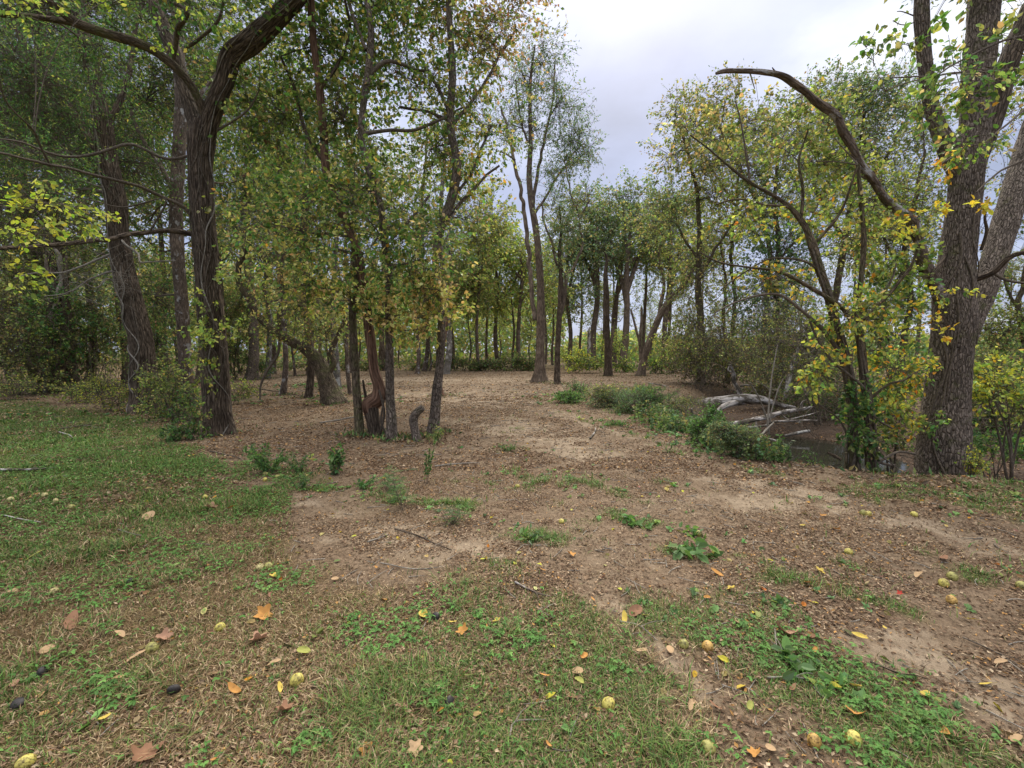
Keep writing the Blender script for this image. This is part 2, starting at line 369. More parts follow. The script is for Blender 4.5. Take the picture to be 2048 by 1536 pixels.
def zones(x, y):
    px, py = topix(np.stack([x, y, 0 * x], -1)); bad = y < .35
    n1 = fbm(x * 1.6, y * 1.6, 0, 41, 3) - .5; n2 = fbm(x * 5, y * 5, 0, 51, 3) - .5; n3 = fbm(x * .7, y * .7, 0, 61, 2) - .5
    hp = np.clip((py - 700) / 400, .08, 2.0)
    lw = poly_sd(px, py * 1.0, LAWN) / (60 * hp) + 2.2 * n1 + 1.2 * n2
    lawn = sstep(-.5, .7, lw)
    wz = sstep(-.4, .8, poly_sd(px, py, WEEDZ) / (60 * hp) + 2.0 * n1 + 2.0 * n2) * .8
    gr = sstep(.35, 1.15, .9 * ell(px, py, GREENS) + 1.5 * n1 + 1.8 * n2)
    sd_ = sstep(.15, 1.0, ell(px, py, SANDS) + 1.4 * n1 + 1.8 * n2)
    lawn = np.where(bad, 1, lawn); wz = np.where(bad, 0, wz); gr = np.where(bad, 0, gr); sd_ = np.where(bad, 0, sd_)
    grass = np.maximum(lawn, np.maximum(wz * .85, gr * .8))
    # how green the grass is: bright on the far left lawn, straw brown in the foreground
    green = np.clip(.20 + .72 * sstep(1230, 980, py + .16 * px) + 1.1 * n1 + .7 * n3 + .5 * n2, 0, 1)
    green = np.maximum(green * lawn, np.maximum(wz * .8, gr * .8))
    green = np.where(bad, .3, green)
    far = sstep(34, 46, np.hypot(x, y)) * .8
    grass = np.maximum(grass, far); sd_ = sd_ * (1 - grass)
    inc = sstep(.3, 1.0, poly_sd(x, y, CREEK))
    return grass * (1 - inc), sd_ * (1 - inc), green * (1 - inc), inc

# ground material
m, n, l, o = mat_new('woodland_ground'); M['ground'] = m
at_ = n.new('ShaderNodeAttribute'); at_.attribute_name = 'Col'; sp = n.new('ShaderNodeSeparateColor'); l.new(at_.outputs['Color'], sp.inputs[0])
g_ = n.new('ShaderNodeTexCoord').outputs['Object']
a1 = tex(n, l, g_, 1.1, 5, .65); a2 = tex(n, l, g_, 9, 6, .7); a3 = tex(n, l, g_, 55, 4, .7); v1 = tex(n, l, g_, 34, kind='F1'); a4 = tex(n, l, g_, 22, 5, .75, .5)
dirt = rampn(n, l, a2, [(.3, (.10, .070, .044)), (.5, (.17, .125, .080)), (.7, (.25, .19, .128))])
chips = rampn(n, l, a4, [(.38, (.04, .025, .015)), (.47, (.12, .078, .048)), (.56, (.26, .185, .118)), (.60, (.095, .06, .037)), (.68, (.24, .17, .108))])
dirt = mixc(n, l, rampn(n, l, a1, [(.4, (.25, .25, .25)), (.62, (.75, .75, .75))]), dirt, chips)
sand = rampn(n, l, a2, [(.3, (.185, .138, .092)), (.6, (.295, .228, .155)), (.75, (.37, .30, .21))])
straw = rampn(n, l, a3, [(.3, (.035, .025, .012)), (.5, (.10, .07, .032)), (.7, (.22, .155, .08))])
grn = rampn(n, l, a4, [(.3, (.025, .035, .01)), (.55, (.07, .09, .026)), (.7, (.15, .13, .05))])
c_ = mixc(n, l, sp.outputs[1], dirt, sand)
gc = mixc(n, l, sp.outputs[2], straw, grn); c_ = mixc(n, l, sp.outputs[0], c_, gc)
wet = n.new('ShaderNodeAttribute'); wet.attribute_name = 'Bark'; ws = n.new('ShaderNodeSeparateXYZ'); l.new(wet.outputs['Vector'], ws.inputs[0])
mud = rampn(n, l, a4, [(.35, (.05, .036, .026)), (.55, (.10, .07, .05)), (.68, (.17, .12, .085))]); c_ = mixc(n, l, ws.outputs[0], c_, mud)
p = n.new('ShaderNodeBsdfPrincipled'); p.inputs['Roughness'].default_value = .95; p.inputs['Specular IOR Level'].default_value = .1
l.new(c_, p.inputs['Base Color'])
b = n.new('ShaderNodeBump'); b.inputs['Strength'].default_value = .55; b.inputs['Distance'].default_value = .03
hh = n.new('ShaderNodeMath'); hh.operation = 'ADD'; l.new(a4, hh.inputs[0]); l.new(a3, hh.inputs[1]); l.new(hh.outputs[0], b.inputs['Height'])
l.new(b.outputs[0], p.inputs['Normal']); l.new(p.outputs[0], o.inputs[0])

def build_ground():
    th = np.r_[np.radians(np.linspace(-66, 66, 720)), np.radians(np.linspace(66, 294, 90))[1:-1]]
    r = [0.3]
    while r[-1] < 55: r.append(r[-1] * 1.0125 + .002)
    while r[-1] < 2400: r.append(r[-1] * 1.16)
    r = np.array(r); R_, T_ = np.meshgrid(r, th, indexing='ij')
    x, y = R_ * np.sin(T_), R_ * np.cos(T_); z = height(x, y)
    zg, zs, zv, inc = zones(x.ravel(), y.ravel())
    z = z + (.012 * (fbm(x * 14, y * 14, 0, 71, 2) - .5)) * (R_ < 25)
    v = np.stack([x, y, z], -1).reshape(-1, 3); k = len(th); nr = len(r)
    i = np.arange(nr - 1)[:, None] * k; j = np.arange(k)[None]; j2 = (j + 1) % k
    f = np.stack([i + j, i + k + j, i + k + j2, i + j2], -1).reshape(-1, 4)
    mb = MB(); mb.add(v, f, 0, np.stack([zg, zs, zv], -1), np.stack([inc, inc * 0, inc * 0], -1), True)
    cc = len(v); ring = v[:k]; mb.add(np.vstack([ring, ring.mean(0)]), np.stack([np.arange(k), (np.arange(k) + 1) % k, np.full(k, k)], -1), 0, A(1, 0, .3), A(0, 0, 0) + np.zeros((k + 1, 3)), True)
    tag(mb.build('ground', M['ground']), kind='structure')
build_ground()

# creek water
m, n, l, o = mat_new('creek_water'); M['water'] = m
p = n.new('ShaderNodeBsdfPrincipled'); p.inputs['Base Color'].default_value = (.030, .028, .020, 1); p.inputs['Roughness'].default_value = .06; p.inputs['IOR'].default_value = 1.33
b = n.new('ShaderNodeBump'); b.inputs['Strength'].default_value = .12; b.inputs['Distance'].default_value = .02
g_ = n.new('ShaderNodeTexCoord').outputs['Object']; l.new(tex(n, l, g_, 3.0, 3, .5), b.inputs['Height']); l.new(b.outputs[0], p.inputs['Normal']); l.new(p.outputs[0], o.inputs[0])
mb = MB(); xs, ys = np.meshgrid(np.linspace(2, 26, 60), np.linspace(4, 46, 90)); k = 60
v = np.stack([xs, ys, 0 * xs + WATER_Z], -1).reshape(-1, 3); ins = poly_sd(xs, ys, CREEK) > -.3
i, j = np.meshgrid(np.arange(89), np.arange(59), indexing='ij'); ok_ = ins[:-1, :-1] | ins[1:, 1:] | ins[:-1, 1:] | ins[1:, :-1]
f = np.stack([i * k + j, i * k + j + 1, (i + 1) * k + j + 1, (i + 1) * k + j], -1)[ok_]
mb.add(v, f.reshape(-1, 4)); tag(mb.build('creek_water', M['water']), kind='structure')

# ------------------------------------------------------------------ ground cover (nobody could count it)
def polar(nn, r0, r1, alpha, amax=60):
    q = 2 - alpha; u = rng.uniform(size=nn); r = (r0 ** q + u * (r1 ** q - r0 ** q)) ** (1 / q); a = np.radians(rng.uniform(-amax, amax, nn))
    return r * np.sin(a), r * np.cos(a), r
def blades(mb, x, y, r, hgt, wid, colr, lean=1.0):
    n_ = len(x); z = height(x, y); P = np.stack([x, y, z - .004], -1)
    a = rng.uniform(0, 2 * math.pi, n_); d = np.stack([np.cos(a), np.sin(a), 0 * a], -1); sd = np.stack([-np.sin(a), np.cos(a), 0 * a], -1)
    ln = (lean * rng.uniform(.15, 1.5, n_))[:, None]; h = (hgt * rng.uniform(.5, 1.3, n_))[:, None]; w = (wid * rng.uniform(.6, 1.3, n_))[:, None]
    up = A(0, 0, 1); q = 1 / np.sqrt(1 + ln ** 2)
    m_ = P + h * .5 * q * (up + d * ln * .6); t_ = P + h * q * (up * .85 + d * ln * 1.25)
    v = np.stack([P - sd * w, P + sd * w, m_ - sd * w * .8, m_ + sd * w * .8, t_], 1)
    f = (np.arange(n_) * 5)[:, None, None] + np.array([(0, 1, 3), (0, 3, 2), (2, 3, 4)])[None]
    mb.add(v.reshape(-1, 3), f.reshape(-1, 3), 0, np.repeat(colr, 5, 0))
STRAW = A([.34, .235, .125], [.23, .14, .075], [.48, .37, .22], [.10, .065, .035], [.22, .175, .075]); GREENB = A([.095, .185, .038], [.13, .235, .048], [.055, .115, .026], [.185, .235, .06])
def grass_layer():
    mb = MB()
    for nn, r0, r1, al, hh, ww in ((330000, 1.2, 5.5, 1.2, .044, .0023), (190000, 4.5, 12, 1.5, .05, .0045), (90000, 10, 32, 1.5, .06, .010)):
        x, y, r = polar(nn, r0, r1, al)
        zg, zs, zv, inc = zones(x, y); cl = fbm(x * 9, y * 9, 0, 81, 2)
        k = rng.uniform(size=nn) < (zg * (.35 + 1.1 * cl) + .02) * (1 - inc)
        x, y, r, zv = x[k], y[k], r[k], zv[k]; n_ = len(x)
        isg = rng.uniform(size=n_) < (.10 + .78 * zv)
        c = np.where(isg[:, None], GREENB[rng.integers(0, 4, n_)], STRAW[rng.integers(0, 5, n_)]) * (1 + .2 * rng.normal(size=(n_, 1)))
        tall = 1 + .8 * (vnoise(x * 3, y * 3, 0, 91) > .66)
        blades(mb, x, y, r, hh * tall * np.where(isg, 1.1, .9), ww, np.clip(c, .01, .8), 1.0 + 1.1 * (~isg))
    tag(mb.build('grass', M['blade']), kind='stuff')
grass_layer()
CLOV = [(350, 1130, 170, 60, 0), (780, 1270, 130, 60, 0), (110, 1190, 120, 40, 0), (540, 1170, 80, 40, 0), (240, 1400, 60, 40, 0), (900, 1410, 60, 40, 0), (450, 960, 220, 60, .3), (200, 930, 200, 50, 0), (1640, 1320, 130, 45, .3), (1800, 1430, 150, 40, .4), (1500, 1500, 160, 50, 0), (620, 1490, 80, 40, 0), (60, 1060, 120, 50, 0), (1450, 1270, 80, 40, 0)]
def clover_layer():
    mb = MB(); x, y, r = polar(90000, 1.3, 11, 1.45)
    zg, zs, zv, inc = zones(x, y); cl = fbm(x * 2.2, y * 2.2, 0, 101, 3); k = (rng.uniform(size=len(x)) < np.clip((ell(*topix(np.stack([x, y, 0 * x], -1)), CLOV) * .75 + (cl - .5) * 1.3 + .5 * (fbm(x * 11, y * 11, 0, 171, 2) - .5) - .22) * 4, 0, .85) * np.clip(zg + zv, 0, 1) * .9 + .02 * zg) & (inc < .2)
    x, y, r = x[k], y[k], r[k]; n_ = len(x); z = height(x, y) + rng.uniform(.012, .04, n_); C = A([.10, .23, .045], [.075, .17, .035], [.14, .27, .06])[rng.integers(0, 3, n_)] * (1 + .15 * rng.normal(size=(n_, 1))); ph = rng.uniform(0, 6.28, n_)
    s = .011 * rng.uniform(.7, 1.3, n_) * (1 + r * .06)
    for q in range(3):
        a = ph + q * 2.094; D = np.stack([np.cos(a), np.sin(a), -.15 + 0 * a], -1)
        leaves(mb, np.stack([x, y, z], -1), s * 1.3, None, 'o', 0, D=D, up=4.0, c=C)
    tag(mb.build('clover_patches', M['blade']), kind='stuff')
clover_layer()
def weed_layer():
    mb = MB(); x, y, r = polar(60000, 1.4, 24, 1.0)
    zg, zs, zv, inc = zones(x, y); px, py = topix(np.stack([x, y, 0 * x], -1)); bk = poly_sd(x, y, CREEK); bank = sstep(-1.1, -.2, bk) * sstep(1.3, .3, bk) * (x < 4.6) * (y > 6.4); w = sstep(-.5, .6, poly_sd(px, py, WEEDZ) / 60) * .16 + ell(px, py, GREENS) * .22 + .012 * zg
    cl = fbm(x * 3, y * 3, 0, 111, 2); k = (rng.uniform(size=len(x)) < np.maximum(w * sstep(.42, .62, cl) * (inc < .3), bank * .9 * sstep(.3, .5, cl)))
    x, y, r = x[k], y[k], r[k]; n_ = len(x); s0 = rng.uniform(.018, .055, n_) * (1 + (r > 6) * (r - 6) * .12); C0 = colours({'weed': 3, 'green': 1}, n_)
    for q in range(6):
        a = rng.uniform(0, 6.28) + q * 1.047 + rng.normal(0, .3, n_); el = rng.uniform(.1, .8, n_); D = np.stack([np.cos(a), np.sin(a), el], -1)
        leaves(mb, np.stack([x, y, height(x, y) + .004], -1) + D * .003, s0, None, 'o', 0, D=D, up=2.5, c=np.clip(C0 * rng.uniform(.8, 1.2, (n_, 1)), 0, 1))
    tag(mb.build('low_weeds', M['blade']), kind='stuff')
weed_layer()
LIT = A([.27, .185, .115], [.165, .105, .065], [.36, .27, .175], [.09, .056, .032], [.44, .34, .22], [.27, .18, .105], [.14, .087, .05], [.44, .24, .08])
def litter_layer():
    mb = MB()
    for nn, r0, r1, al, s in ((270000, 1.3, 7, 1.1, .022), (230000, 6, 16, 1.2, .042), (100000, 14, 45, 1.2, .09)):
        x, y, r = polar(nn, r0, r1, al); zg, zs, zv, inc = zones(x, y); cl = fbm(x * 1.3, y * 1.3, 0, 121, 3); fi = fbm(x * 6, y * 6, 0, 131, 2)
        k = rng.uniform(size=nn) < np.clip((1 - .72 * zg) * (1 - .55 * zs) * (.22 + 1.5 * sstep(.35, .65, cl)) * (.3 + 1.2 * sstep(.35, .6, fi)), 0, 1)
        x, y, r = x[k], y[k], r[k]; n_ = len(x); a = rng.uniform(0, 6.28, n_); D = np.stack([np.cos(a), np.sin(a), .25 * rng.normal(size=n_)], -1)
        c = LIT[rng.choice(8, n_, p=A(6, 6, 2.6, 4, .9, 4, 4, 1.3) / 28.8)] * (1 + .2 * rng.normal(size=(n_, 1)))
        z = height(x, y); h_ = n_ // 2; P = np.stack([x, y, z + rng.uniform(.003, .012, n_)], -1)
        ok2 = z > WATER_Z - .02; P = P[ok2]; D = D[ok2]; c = c[ok2]; h_ = len(P) // 2
        leaves(mb, P[:h_], s, None, 'd', 0, D=D[:h_], up=2.2, c=np.clip(c[:h_], .02, .8)); leaves(mb, P[h_:], s * 1.15, None, 'n', 0, D=D[h_:], up=2.2, c=np.clip(c[h_:], .02, .8))
    x, y, r = polar(1500, 1.5, 24, 1.0); n_ = len(x); a = rng.uniform(0, 6.28, n_); D = np.stack([np.cos(a), np.sin(a), .2 * rng.normal(size=n_)], -1); k = poly_sd(x, y, CREEK) < 0
    leaves(mb, np.stack([x, y, height(x, y) + .012], -1)[k], .05, None, 'o', 0, D=D[k], up=2.0, c=(colours({'tan': 3, 'orange': 1.2, 'yellow': .4, 'pink': 3}, n_) / LG)[k])
    tag(mb.build('leaf_litter', M['dry']), kind='stuff')
litter_layer()
def twig_layer():
    mb = MB(); x, y, r = polar(2600, 1.4, 22, 1.1); zg = zones(x, y)[0]; k = (rng.uniform(size=len(x)) < 1 - .85 * zg) & (poly_sd(x, y, CREEK) < 0); x, y, r = x[k], y[k], r[k]; n_ = len(x)
    a = rng.uniform(0, 6.28, n_); ln = rng.uniform(.03, .16, n_) * (1 + r * .05); d = np.stack([np.cos(a), np.sin(a), 0 * a], -1) * ln[:, None]; P = np.stack([x, y, height(x, y) + .008], -1)
    Q = P + d; Q[:, 2] = height(Q[:, 0], Q[:, 1]) + .01; Mi = (P + Q) / 2 + rng.normal(0, .12, (n_, 3)) * ln[:, None] * A(1, 1, .15); Mi[:, 2] = np.maximum(Mi[:, 2], P[:, 2])
    beziers(mb, P, Mi, Q, .0022 + .0004 * r, .0012 + .0003 * r, 3, 4)
    tag(mb.build('twig_litter', M['paletwig']), kind='stuff')
twig_layer()
def bank_weed_layer():
    mb = MB(); mt_ = MB(); x = rng.uniform(-1, 9, 26000); y = rng.uniform(6.3, 23, 26000); bk = poly_sd(x, y, CREEK); cl = fbm(x * 1.4, y * 1.4, 0, 141, 2)
    k = (bk > -.75) & (bk < 1.5) & (x < 4.3 + .25 * np.maximum(0, y - 13)) & (rng.uniform(size=26000) < 1.4 * sstep(.36, .62, cl) * sstep(-.8, -.1, bk)); x, y = x[k][:2200], y[k][:2200]; n_ = len(x); P0 = np.stack([x, y, height(x, y) - .02], -1)
    H = rng.uniform(.12, .5, n_)[:, None] * (.6 + .8 * vnoise(x * .9, y * .9, 0, 7))[:, None]; P2 = P0 + A(0, 0, 1) * H + rng.normal(0, .22, (n_, 3)) * H * A(1, 1, 0); Mi = (P0 + P2) / 2 + rng.normal(0, .08, (n_, 3)) * H; c1 = colours({'grey': 2, 'weed': 2, 'olive': 2, 'brush': .8}, n_, .2)
    for q in range(16):
        t = rng.uniform(.15, 1, (n_, 1)); Q = P0 * (1 - t) ** 2 + 2 * Mi * t * (1 - t) + P2 * t * t; D = rng.normal(size=(n_, 3)); D[:, 2] = np.abs(D[:, 2]) * .6
        leaves(mb, Q, .055 * (.6 + y / 16)[:, None].ravel(), None, 'n' if q % 3 else 'o', 1, D=D, up=1.2, c=np.clip(c1 * rng.uniform(.7, 1.25, (n_, 1)), 0, 1))
    beziers(mb, P0, Mi, P2, .004, .002, 3, 3, 0); tag(mb.build('bank_weeds', [M['twig'], M['leaf']]), kind='stuff')
bank_weed_layer()

# ------------------------------------------------------------------ trees
class Tree:
    def __init__(s, name, label, cat, base, group=None, Y=None, root=None, world=None):
        s.base = root if root is not None else (G(*base) if Y is None else None)
        if s.base is None:
            p_ = at(base[0], base[1], Y); s.base = A(p_[0], Y, float(height(p_[0], Y)))
        s.Y = s.base[1]; s.o = empty(name, tuple(s.base), label, cat, group); s.nodes = []; s.cm = MB(); s.seed = int(rng.integers(1, 9999)); s.k = 0; s.rs = .86
    def pts(s, pts, dd):
        P = []; R = []; d = 0; last = None; sg = dd
        for i, q in enumerate(pts):
            px, py, r = q[:3]
            if last: d += sg * math.hypot(px - last[0], py - last[1]) * s.Y / F
            Y = s.Y + d + (q[3] if len(q) > 3 else 0); P.append(at(px, py, Y)); R.append(s.rs * r * Y / F); last = (px, py)
        return np.array(P), np.array(R)
    def limb(s, pts, mat, name='limb', dd=0.0, sides=None, ridge=0.0, flare=0.0, rough=.08, wob=0.0, root=False, P=None, R=None, lobes=4):
        if P is None: P, R = s.pts(pts, dd)
        if root:
            P[0] = s.base + A(0, 0, 0); P = np.vstack([P[0] - A(0, 0, max(.25, R[0])), P]); R = np.r_[R[0] * 1.05, R]
        s.k += 1; mb = MB()
        if sides is None: sides = int(np.clip(R.max() * 160, 7, 20))
        P2, R2 = tube(mb, P, R, sides, 0, (s.seed + s.k * 7) % 97, rough, ridge, flare, wob=wob, lobes=lobes, sink=max(.25, R[1] if len(R) > 1 else R[0]) if root else 0, step=(max(.03, R.mean() * .35) if ridge else None))[:2]
        mb.build(name, mat, s.o, s.base); s.nodes += [(p_, r_) for p_, r_ in zip(P2[::2], R2[::2]) if p_[2] > s.base[2] + .5]
        return P2, R2
    def vine(s, path, a0, f0, f1, mat=None, amp=1.2, rad=.012, name='vine'):
        P2, R2 = path; i0, i1 = int(f0 * (len(P2) - 1)), max(int(f1 * (len(P2) - 1)), int(f0 * (len(P2) - 1)) + 4); P, R = P2[i0:i1 + 1], R2[i0:i1 + 1]
        if len(P) < 4: return
        T = nrm(np.gradient(P, axis=0)); B = nrm(np.cross(T, A(0, 1, 0))); Nn = np.cross(B, T); Nn = Nn * np.sign(-Nn[:, 1:2]); ss = np.cumsum(np.r_[0, np.linalg.norm(np.diff(P, axis=0), axis=1)])
        a = a0 + amp * (vnoise(ss * 1.3, s.seed + s.k * 3.3 + a0 * 9, 0, 3) - .5) * 2; s.k += 1
        Q = P + (R * 1.03 + rad * .6)[:, None] * (np.cos(a)[:, None] * Nn + np.sin(a)[:, None] * B); mb = MB(); tube(mb, Q, np.full(len(Q), rad) * (1 + .3 * np.sin(ss * 5)), 6, step=.04); mb.build(name, mat or M['twig'], s.o, s.base)
    def blob(s, c, R, nl, pal, size=.085, shape='d', mat=1, droop=.35, tw=11, start=None, thick=1.0, jit=.22, spread=.8, up=.8):
        """branch from the nearest limb to the cluster, boughs and twigs through it, leaves along the twigs"""
        c = np.asarray(c, float); R = np.asarray(R, float); mb = s.cm; rm = float(R.mean())
        if start is None:
            Pn = np.array([q[0] for q in s.nodes]); d = np.linalg.norm(Pn - c, axis=1) + 1.2 * np.maximum(0, Pn[:, 2] - c[2]); i = int(np.argmin(d)); st, sr = Pn[i], s.nodes[i][1]
        else: st, sr = np.asarray(start, float), .03
        L0 = np.linalg.norm(c - st); r0 = min(sr * .5, (.008 + .011 * rm + .003 * L0) * thick)
        mid = (st + c) / 2 + A(0, 0, .12 * L0) + rng.normal(0, .06, 3) * L0
        beziers(mb, st[None], mid[None], c[None], r0, r0 * .45, 8, 6, 0)
        ns = int(np.clip(nl / 110, 4, 40)); u = nrm(rng.normal(size=(ns, 3))) * rng.uniform(.45, .95, (ns, 1)); S = c + u * R
        t = rng.uniform(.55, 1.0, (ns, 1)); O = st * (1 - t) ** 2 + 2 * mid * t * (1 - t) + c * t ** 2
        Mi = (O + S) / 2 + rng.normal(0, .10, (ns, 3)) * rm + A(0, 0, .08 * rm); beziers(mb, O, Mi, S, r0 * .42, r0 * .15, 5, 4, 0)
        nt_ = max(ns * 2, int(nl / tw)); k = rng.integers(0, ns, nt_); t = rng.uniform(.3, 1.0, (nt_, 1)); O2 = O[k] * (1 - t) ** 2 + 2 * Mi[k] * t * (1 - t) + S[k] * t ** 2
        E = O2 + rng.normal(size=(nt_, 3)) * R * spread * .62; q = (E - c) / R; ql = np.linalg.norm(q, axis=1, keepdims=True); E = c + q * np.minimum(1, 1.12 / np.maximum(ql, 1e-6)) * R
        M2 = (O2 + E) / 2 + A(0, 0, .06) * rm + rng.normal(0, .05, (nt_, 3)) * rm; tr = max(.0022, .0007 * s.Y / 4 + .0018); beziers(mb, O2, M2, E, tr * 1.4, tr * .6, 3, 3, 0)
        k = rng.integers(0, nt_, nl); t = rng.uniform(.5, 1.08, (nl, 1)); P = O2[k] * (1 - t) ** 2 + 2 * M2[k] * t * (1 - t) + E[k] * t ** 2
        dirv = nrm(E[k] - O2[k]) + rng.normal(0, .8, (nl, 3)); dirv[:, 2] -= droop; P = P + rng.normal(0, .35, (nl, 3)) * size
        # each twig keeps one tint, so the crown has light and dark clumps of its own leaf colour
        cl = colours(pal, nl, jit) * np.clip(1 + .22 * rng.normal(size=(nt_, 1)), .5, 1.6)[k]
        leaves(mb, P, size, None, shape, mat, D=dirv, up=up, c=np.clip(cl, .01, .85))
    def pblob(s, px, py, rx, ry, nl, pal, dY=0.0, **kw):
        Y = s.Y + dY; rx *= 1.12; ry *= 1.12; c = at(px, py, Y); R = A(rx * Y / F, (rx + ry) * .5 * Y / F * .9, ry * Y / F); s.blob(c, R, int(nl * LD), pal, **kw)
    def done(s, twig=None, leaf=None, name='crown'):
        if s.cm.n: s.cm.build(name, [twig or M['twig'], leaf or M['leaf']], s.o, s.base)
        return s.o
LD = 1.75

# ---- T1: forked dark tree at the edge of the lawn
t = Tree('furrowed_tree', 'dark furrowed forked tree with a vined trunk at the corner of the lawn', 'tree', (437, 868))
tr1 = t.limb([(437, 868, 33), (434, 820, 29), (431, 760, 28), (424, 650, 27), (416, 560, 26), (410, 480, 24), (404, 400, 23), (401, 330, 24), (404, 275, 27), (408, 245, 22)], M['bark_dark'], 'trunk', sides=72, ridge=.10, flare=.25, root=True, rough=.05)
l1 = t.limb([(408, 285, 20), (424, 225, 19), (446, 170, 18), (462, 115, 21), (500, 84, 23), (548, 42, 20), (600, -14, 17), (650, -90, 15), (690, -190, 11)], M['bark_dark'], 'limb', sides=48, ridge=.09, dd=-.1, rough=.1)
l2 = t.limb([(402, 285, 18), (385, 225, 15), (368, 170, 14), (350, 110, 15), (325, 50, 14), (300, -20, 13), (280, -120, 10)], M['bark_dark'], 'limb', sides=40, ridge=.09, dd=.3)
l3 = t.limb([(417, 262, 9), (398, 200, 9), (368, 152, 9), (318, 108, 9), (272, 85, 10), (215, 68, 10), (155, 47, 10), (120, 20, 8), (85, -15, 8), (40, -80, 6)], M['bark_moss'], 'limb', dd=-.35)
l4 = t.limb([(150, 46, 7), (100, 38, 6), (50, 32, 6), (0, 30, 5), (-80, 40, 4)], M['bark_moss'], 'limb', dd=-.2)
for P_, dn in (([(385, 310, 4), (330, 318, 4), (265, 292, 4), (215, 297, 4), (150, 315, 3.5), (100, 308, 3), (40, 285, 2.5), (-10, 275, 2)], 1.5), ([(392, 448, 5), (370, 418, 5), (330, 398, 4.5), (265, 368, 4.5), (180, 348, 4), (90, 325, 4), (-10, 305, 3)], 3.5),
           ([(385, 468, 8), (345, 462, 7), (300, 463, 6.5), (200, 480, 6.5), (100, 492, 6), (-20, 499, 6)], 4.6), ([(98, 325, 3), (70, 270, 3), (45, 240, 2.5), (15, 190, 2), (-5, 140, 1.5)], 0), ([(210, 480, 3), (180, 440, 3), (120, 420, 2.5), (60, 400, 2)], 0), ([(300, 463, 3), (330, 400, 2), (250, 415, 2), (180, 400, 1.6), (100, 385, 1.5)], 0),
           ([(432, 262, 3.5), (470, 240, 3), (500, 215, 2.5), (520, 180, 2)], .4), ([(345, 120, 6), (358, 60, 7), (372, 20, 6), (330, 5, 4)], .5), ([(370, 95, 5), (405, 75, 4), (435, 45, 4), (450, 0, 3)], .5)):
    x_ = [abs(q[0] - P_[0][0]) for q in P_]; o0 = {98: -3.4, 210: -2.2, 300: -1.0}.get(P_[0][0], 0); d1 = dn if dn else 1.0
    P_ = [(q[0], q[1], q[2] * .8, o0 - d1 * (xx / max(x_)) ** 1.1) for q, xx in zip(P_, x_)]
    t.limb(P_, M['bark_dark'] if P_[0][2] > 5 else M['twig'], 'limb', wob=.05)
for a0, f0, f1, r_ in ((-.9, 0, .97, .010), (-.5, .2, .98, .006), (.1, .0, .9, .006), (.6, .35, .95, .007), (.95, 0, .8, .006), (-.2, .5, 1, .008), (.35, .55, .98, .006), (-1.1, .45, .95, .007)): t.vine(tr1, a0, f0, f1, rad=r_, mat=M['paletwig'] if r_ > .0085 else None)
for a0 in (-.8, .4): t.vine(l1, a0, 0, .8, rad=.007, mat=M['paletwig'])
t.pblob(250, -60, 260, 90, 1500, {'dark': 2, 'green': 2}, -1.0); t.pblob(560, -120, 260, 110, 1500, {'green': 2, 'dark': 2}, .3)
SPR = dict(size=.052, shape='o', tw=9, thick=.35, up=1.3)
for a in ((55, 400, 80, 45, 100, {'lime': 3, 'ygreen': 2}, -4.6), (150, 420, 80, 34, 80, {'lime': 3, 'ygreen': 2}, -3.6), (60, 470, 80, 22, 70, {'lime': 3, 'ygreen': 1, 'yellow': .6}, -4.5), (190, 455, 50, 20, 40, {'lime': 2, 'ygreen': 2}, -2.8), (50, 560, 50, 40, 40, {'lime': 2, 'ygreen': 2}, -4.4),
          (50, 8, 80, 26, 70, {'lime': 1, 'ygreen': 3}, -3.6), (230, -6, 70, 22, 45, {'lime': 1, 'ygreen': 3}, -3), (400, 8, 90, 22, 60, {'lime': 1, 'ygreen': 3}, -2.6), (310, 88, 34, 10, 18, {'lime': 3}, -1.2), (480, -20, 60, 20, 40, {'ygreen': 3}, -2)): t.pblob(*a, **SPR)
t.pblob(430, 640, 36, 90, 240, {'ygreen': 3, 'olive': 1}, -.5, size=.07, shape='o', tw=20)
t.pblob(390, 720, 40, 60, 160, {'ygreen': 3, 'olive': 1}, -.6, size=.07, shape='o')
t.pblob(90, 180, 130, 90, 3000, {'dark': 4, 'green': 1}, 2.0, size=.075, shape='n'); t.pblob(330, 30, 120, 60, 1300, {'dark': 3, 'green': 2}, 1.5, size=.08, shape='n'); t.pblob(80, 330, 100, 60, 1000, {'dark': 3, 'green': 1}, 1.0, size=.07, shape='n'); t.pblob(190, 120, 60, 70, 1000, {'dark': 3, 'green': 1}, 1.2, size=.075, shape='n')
t.done()

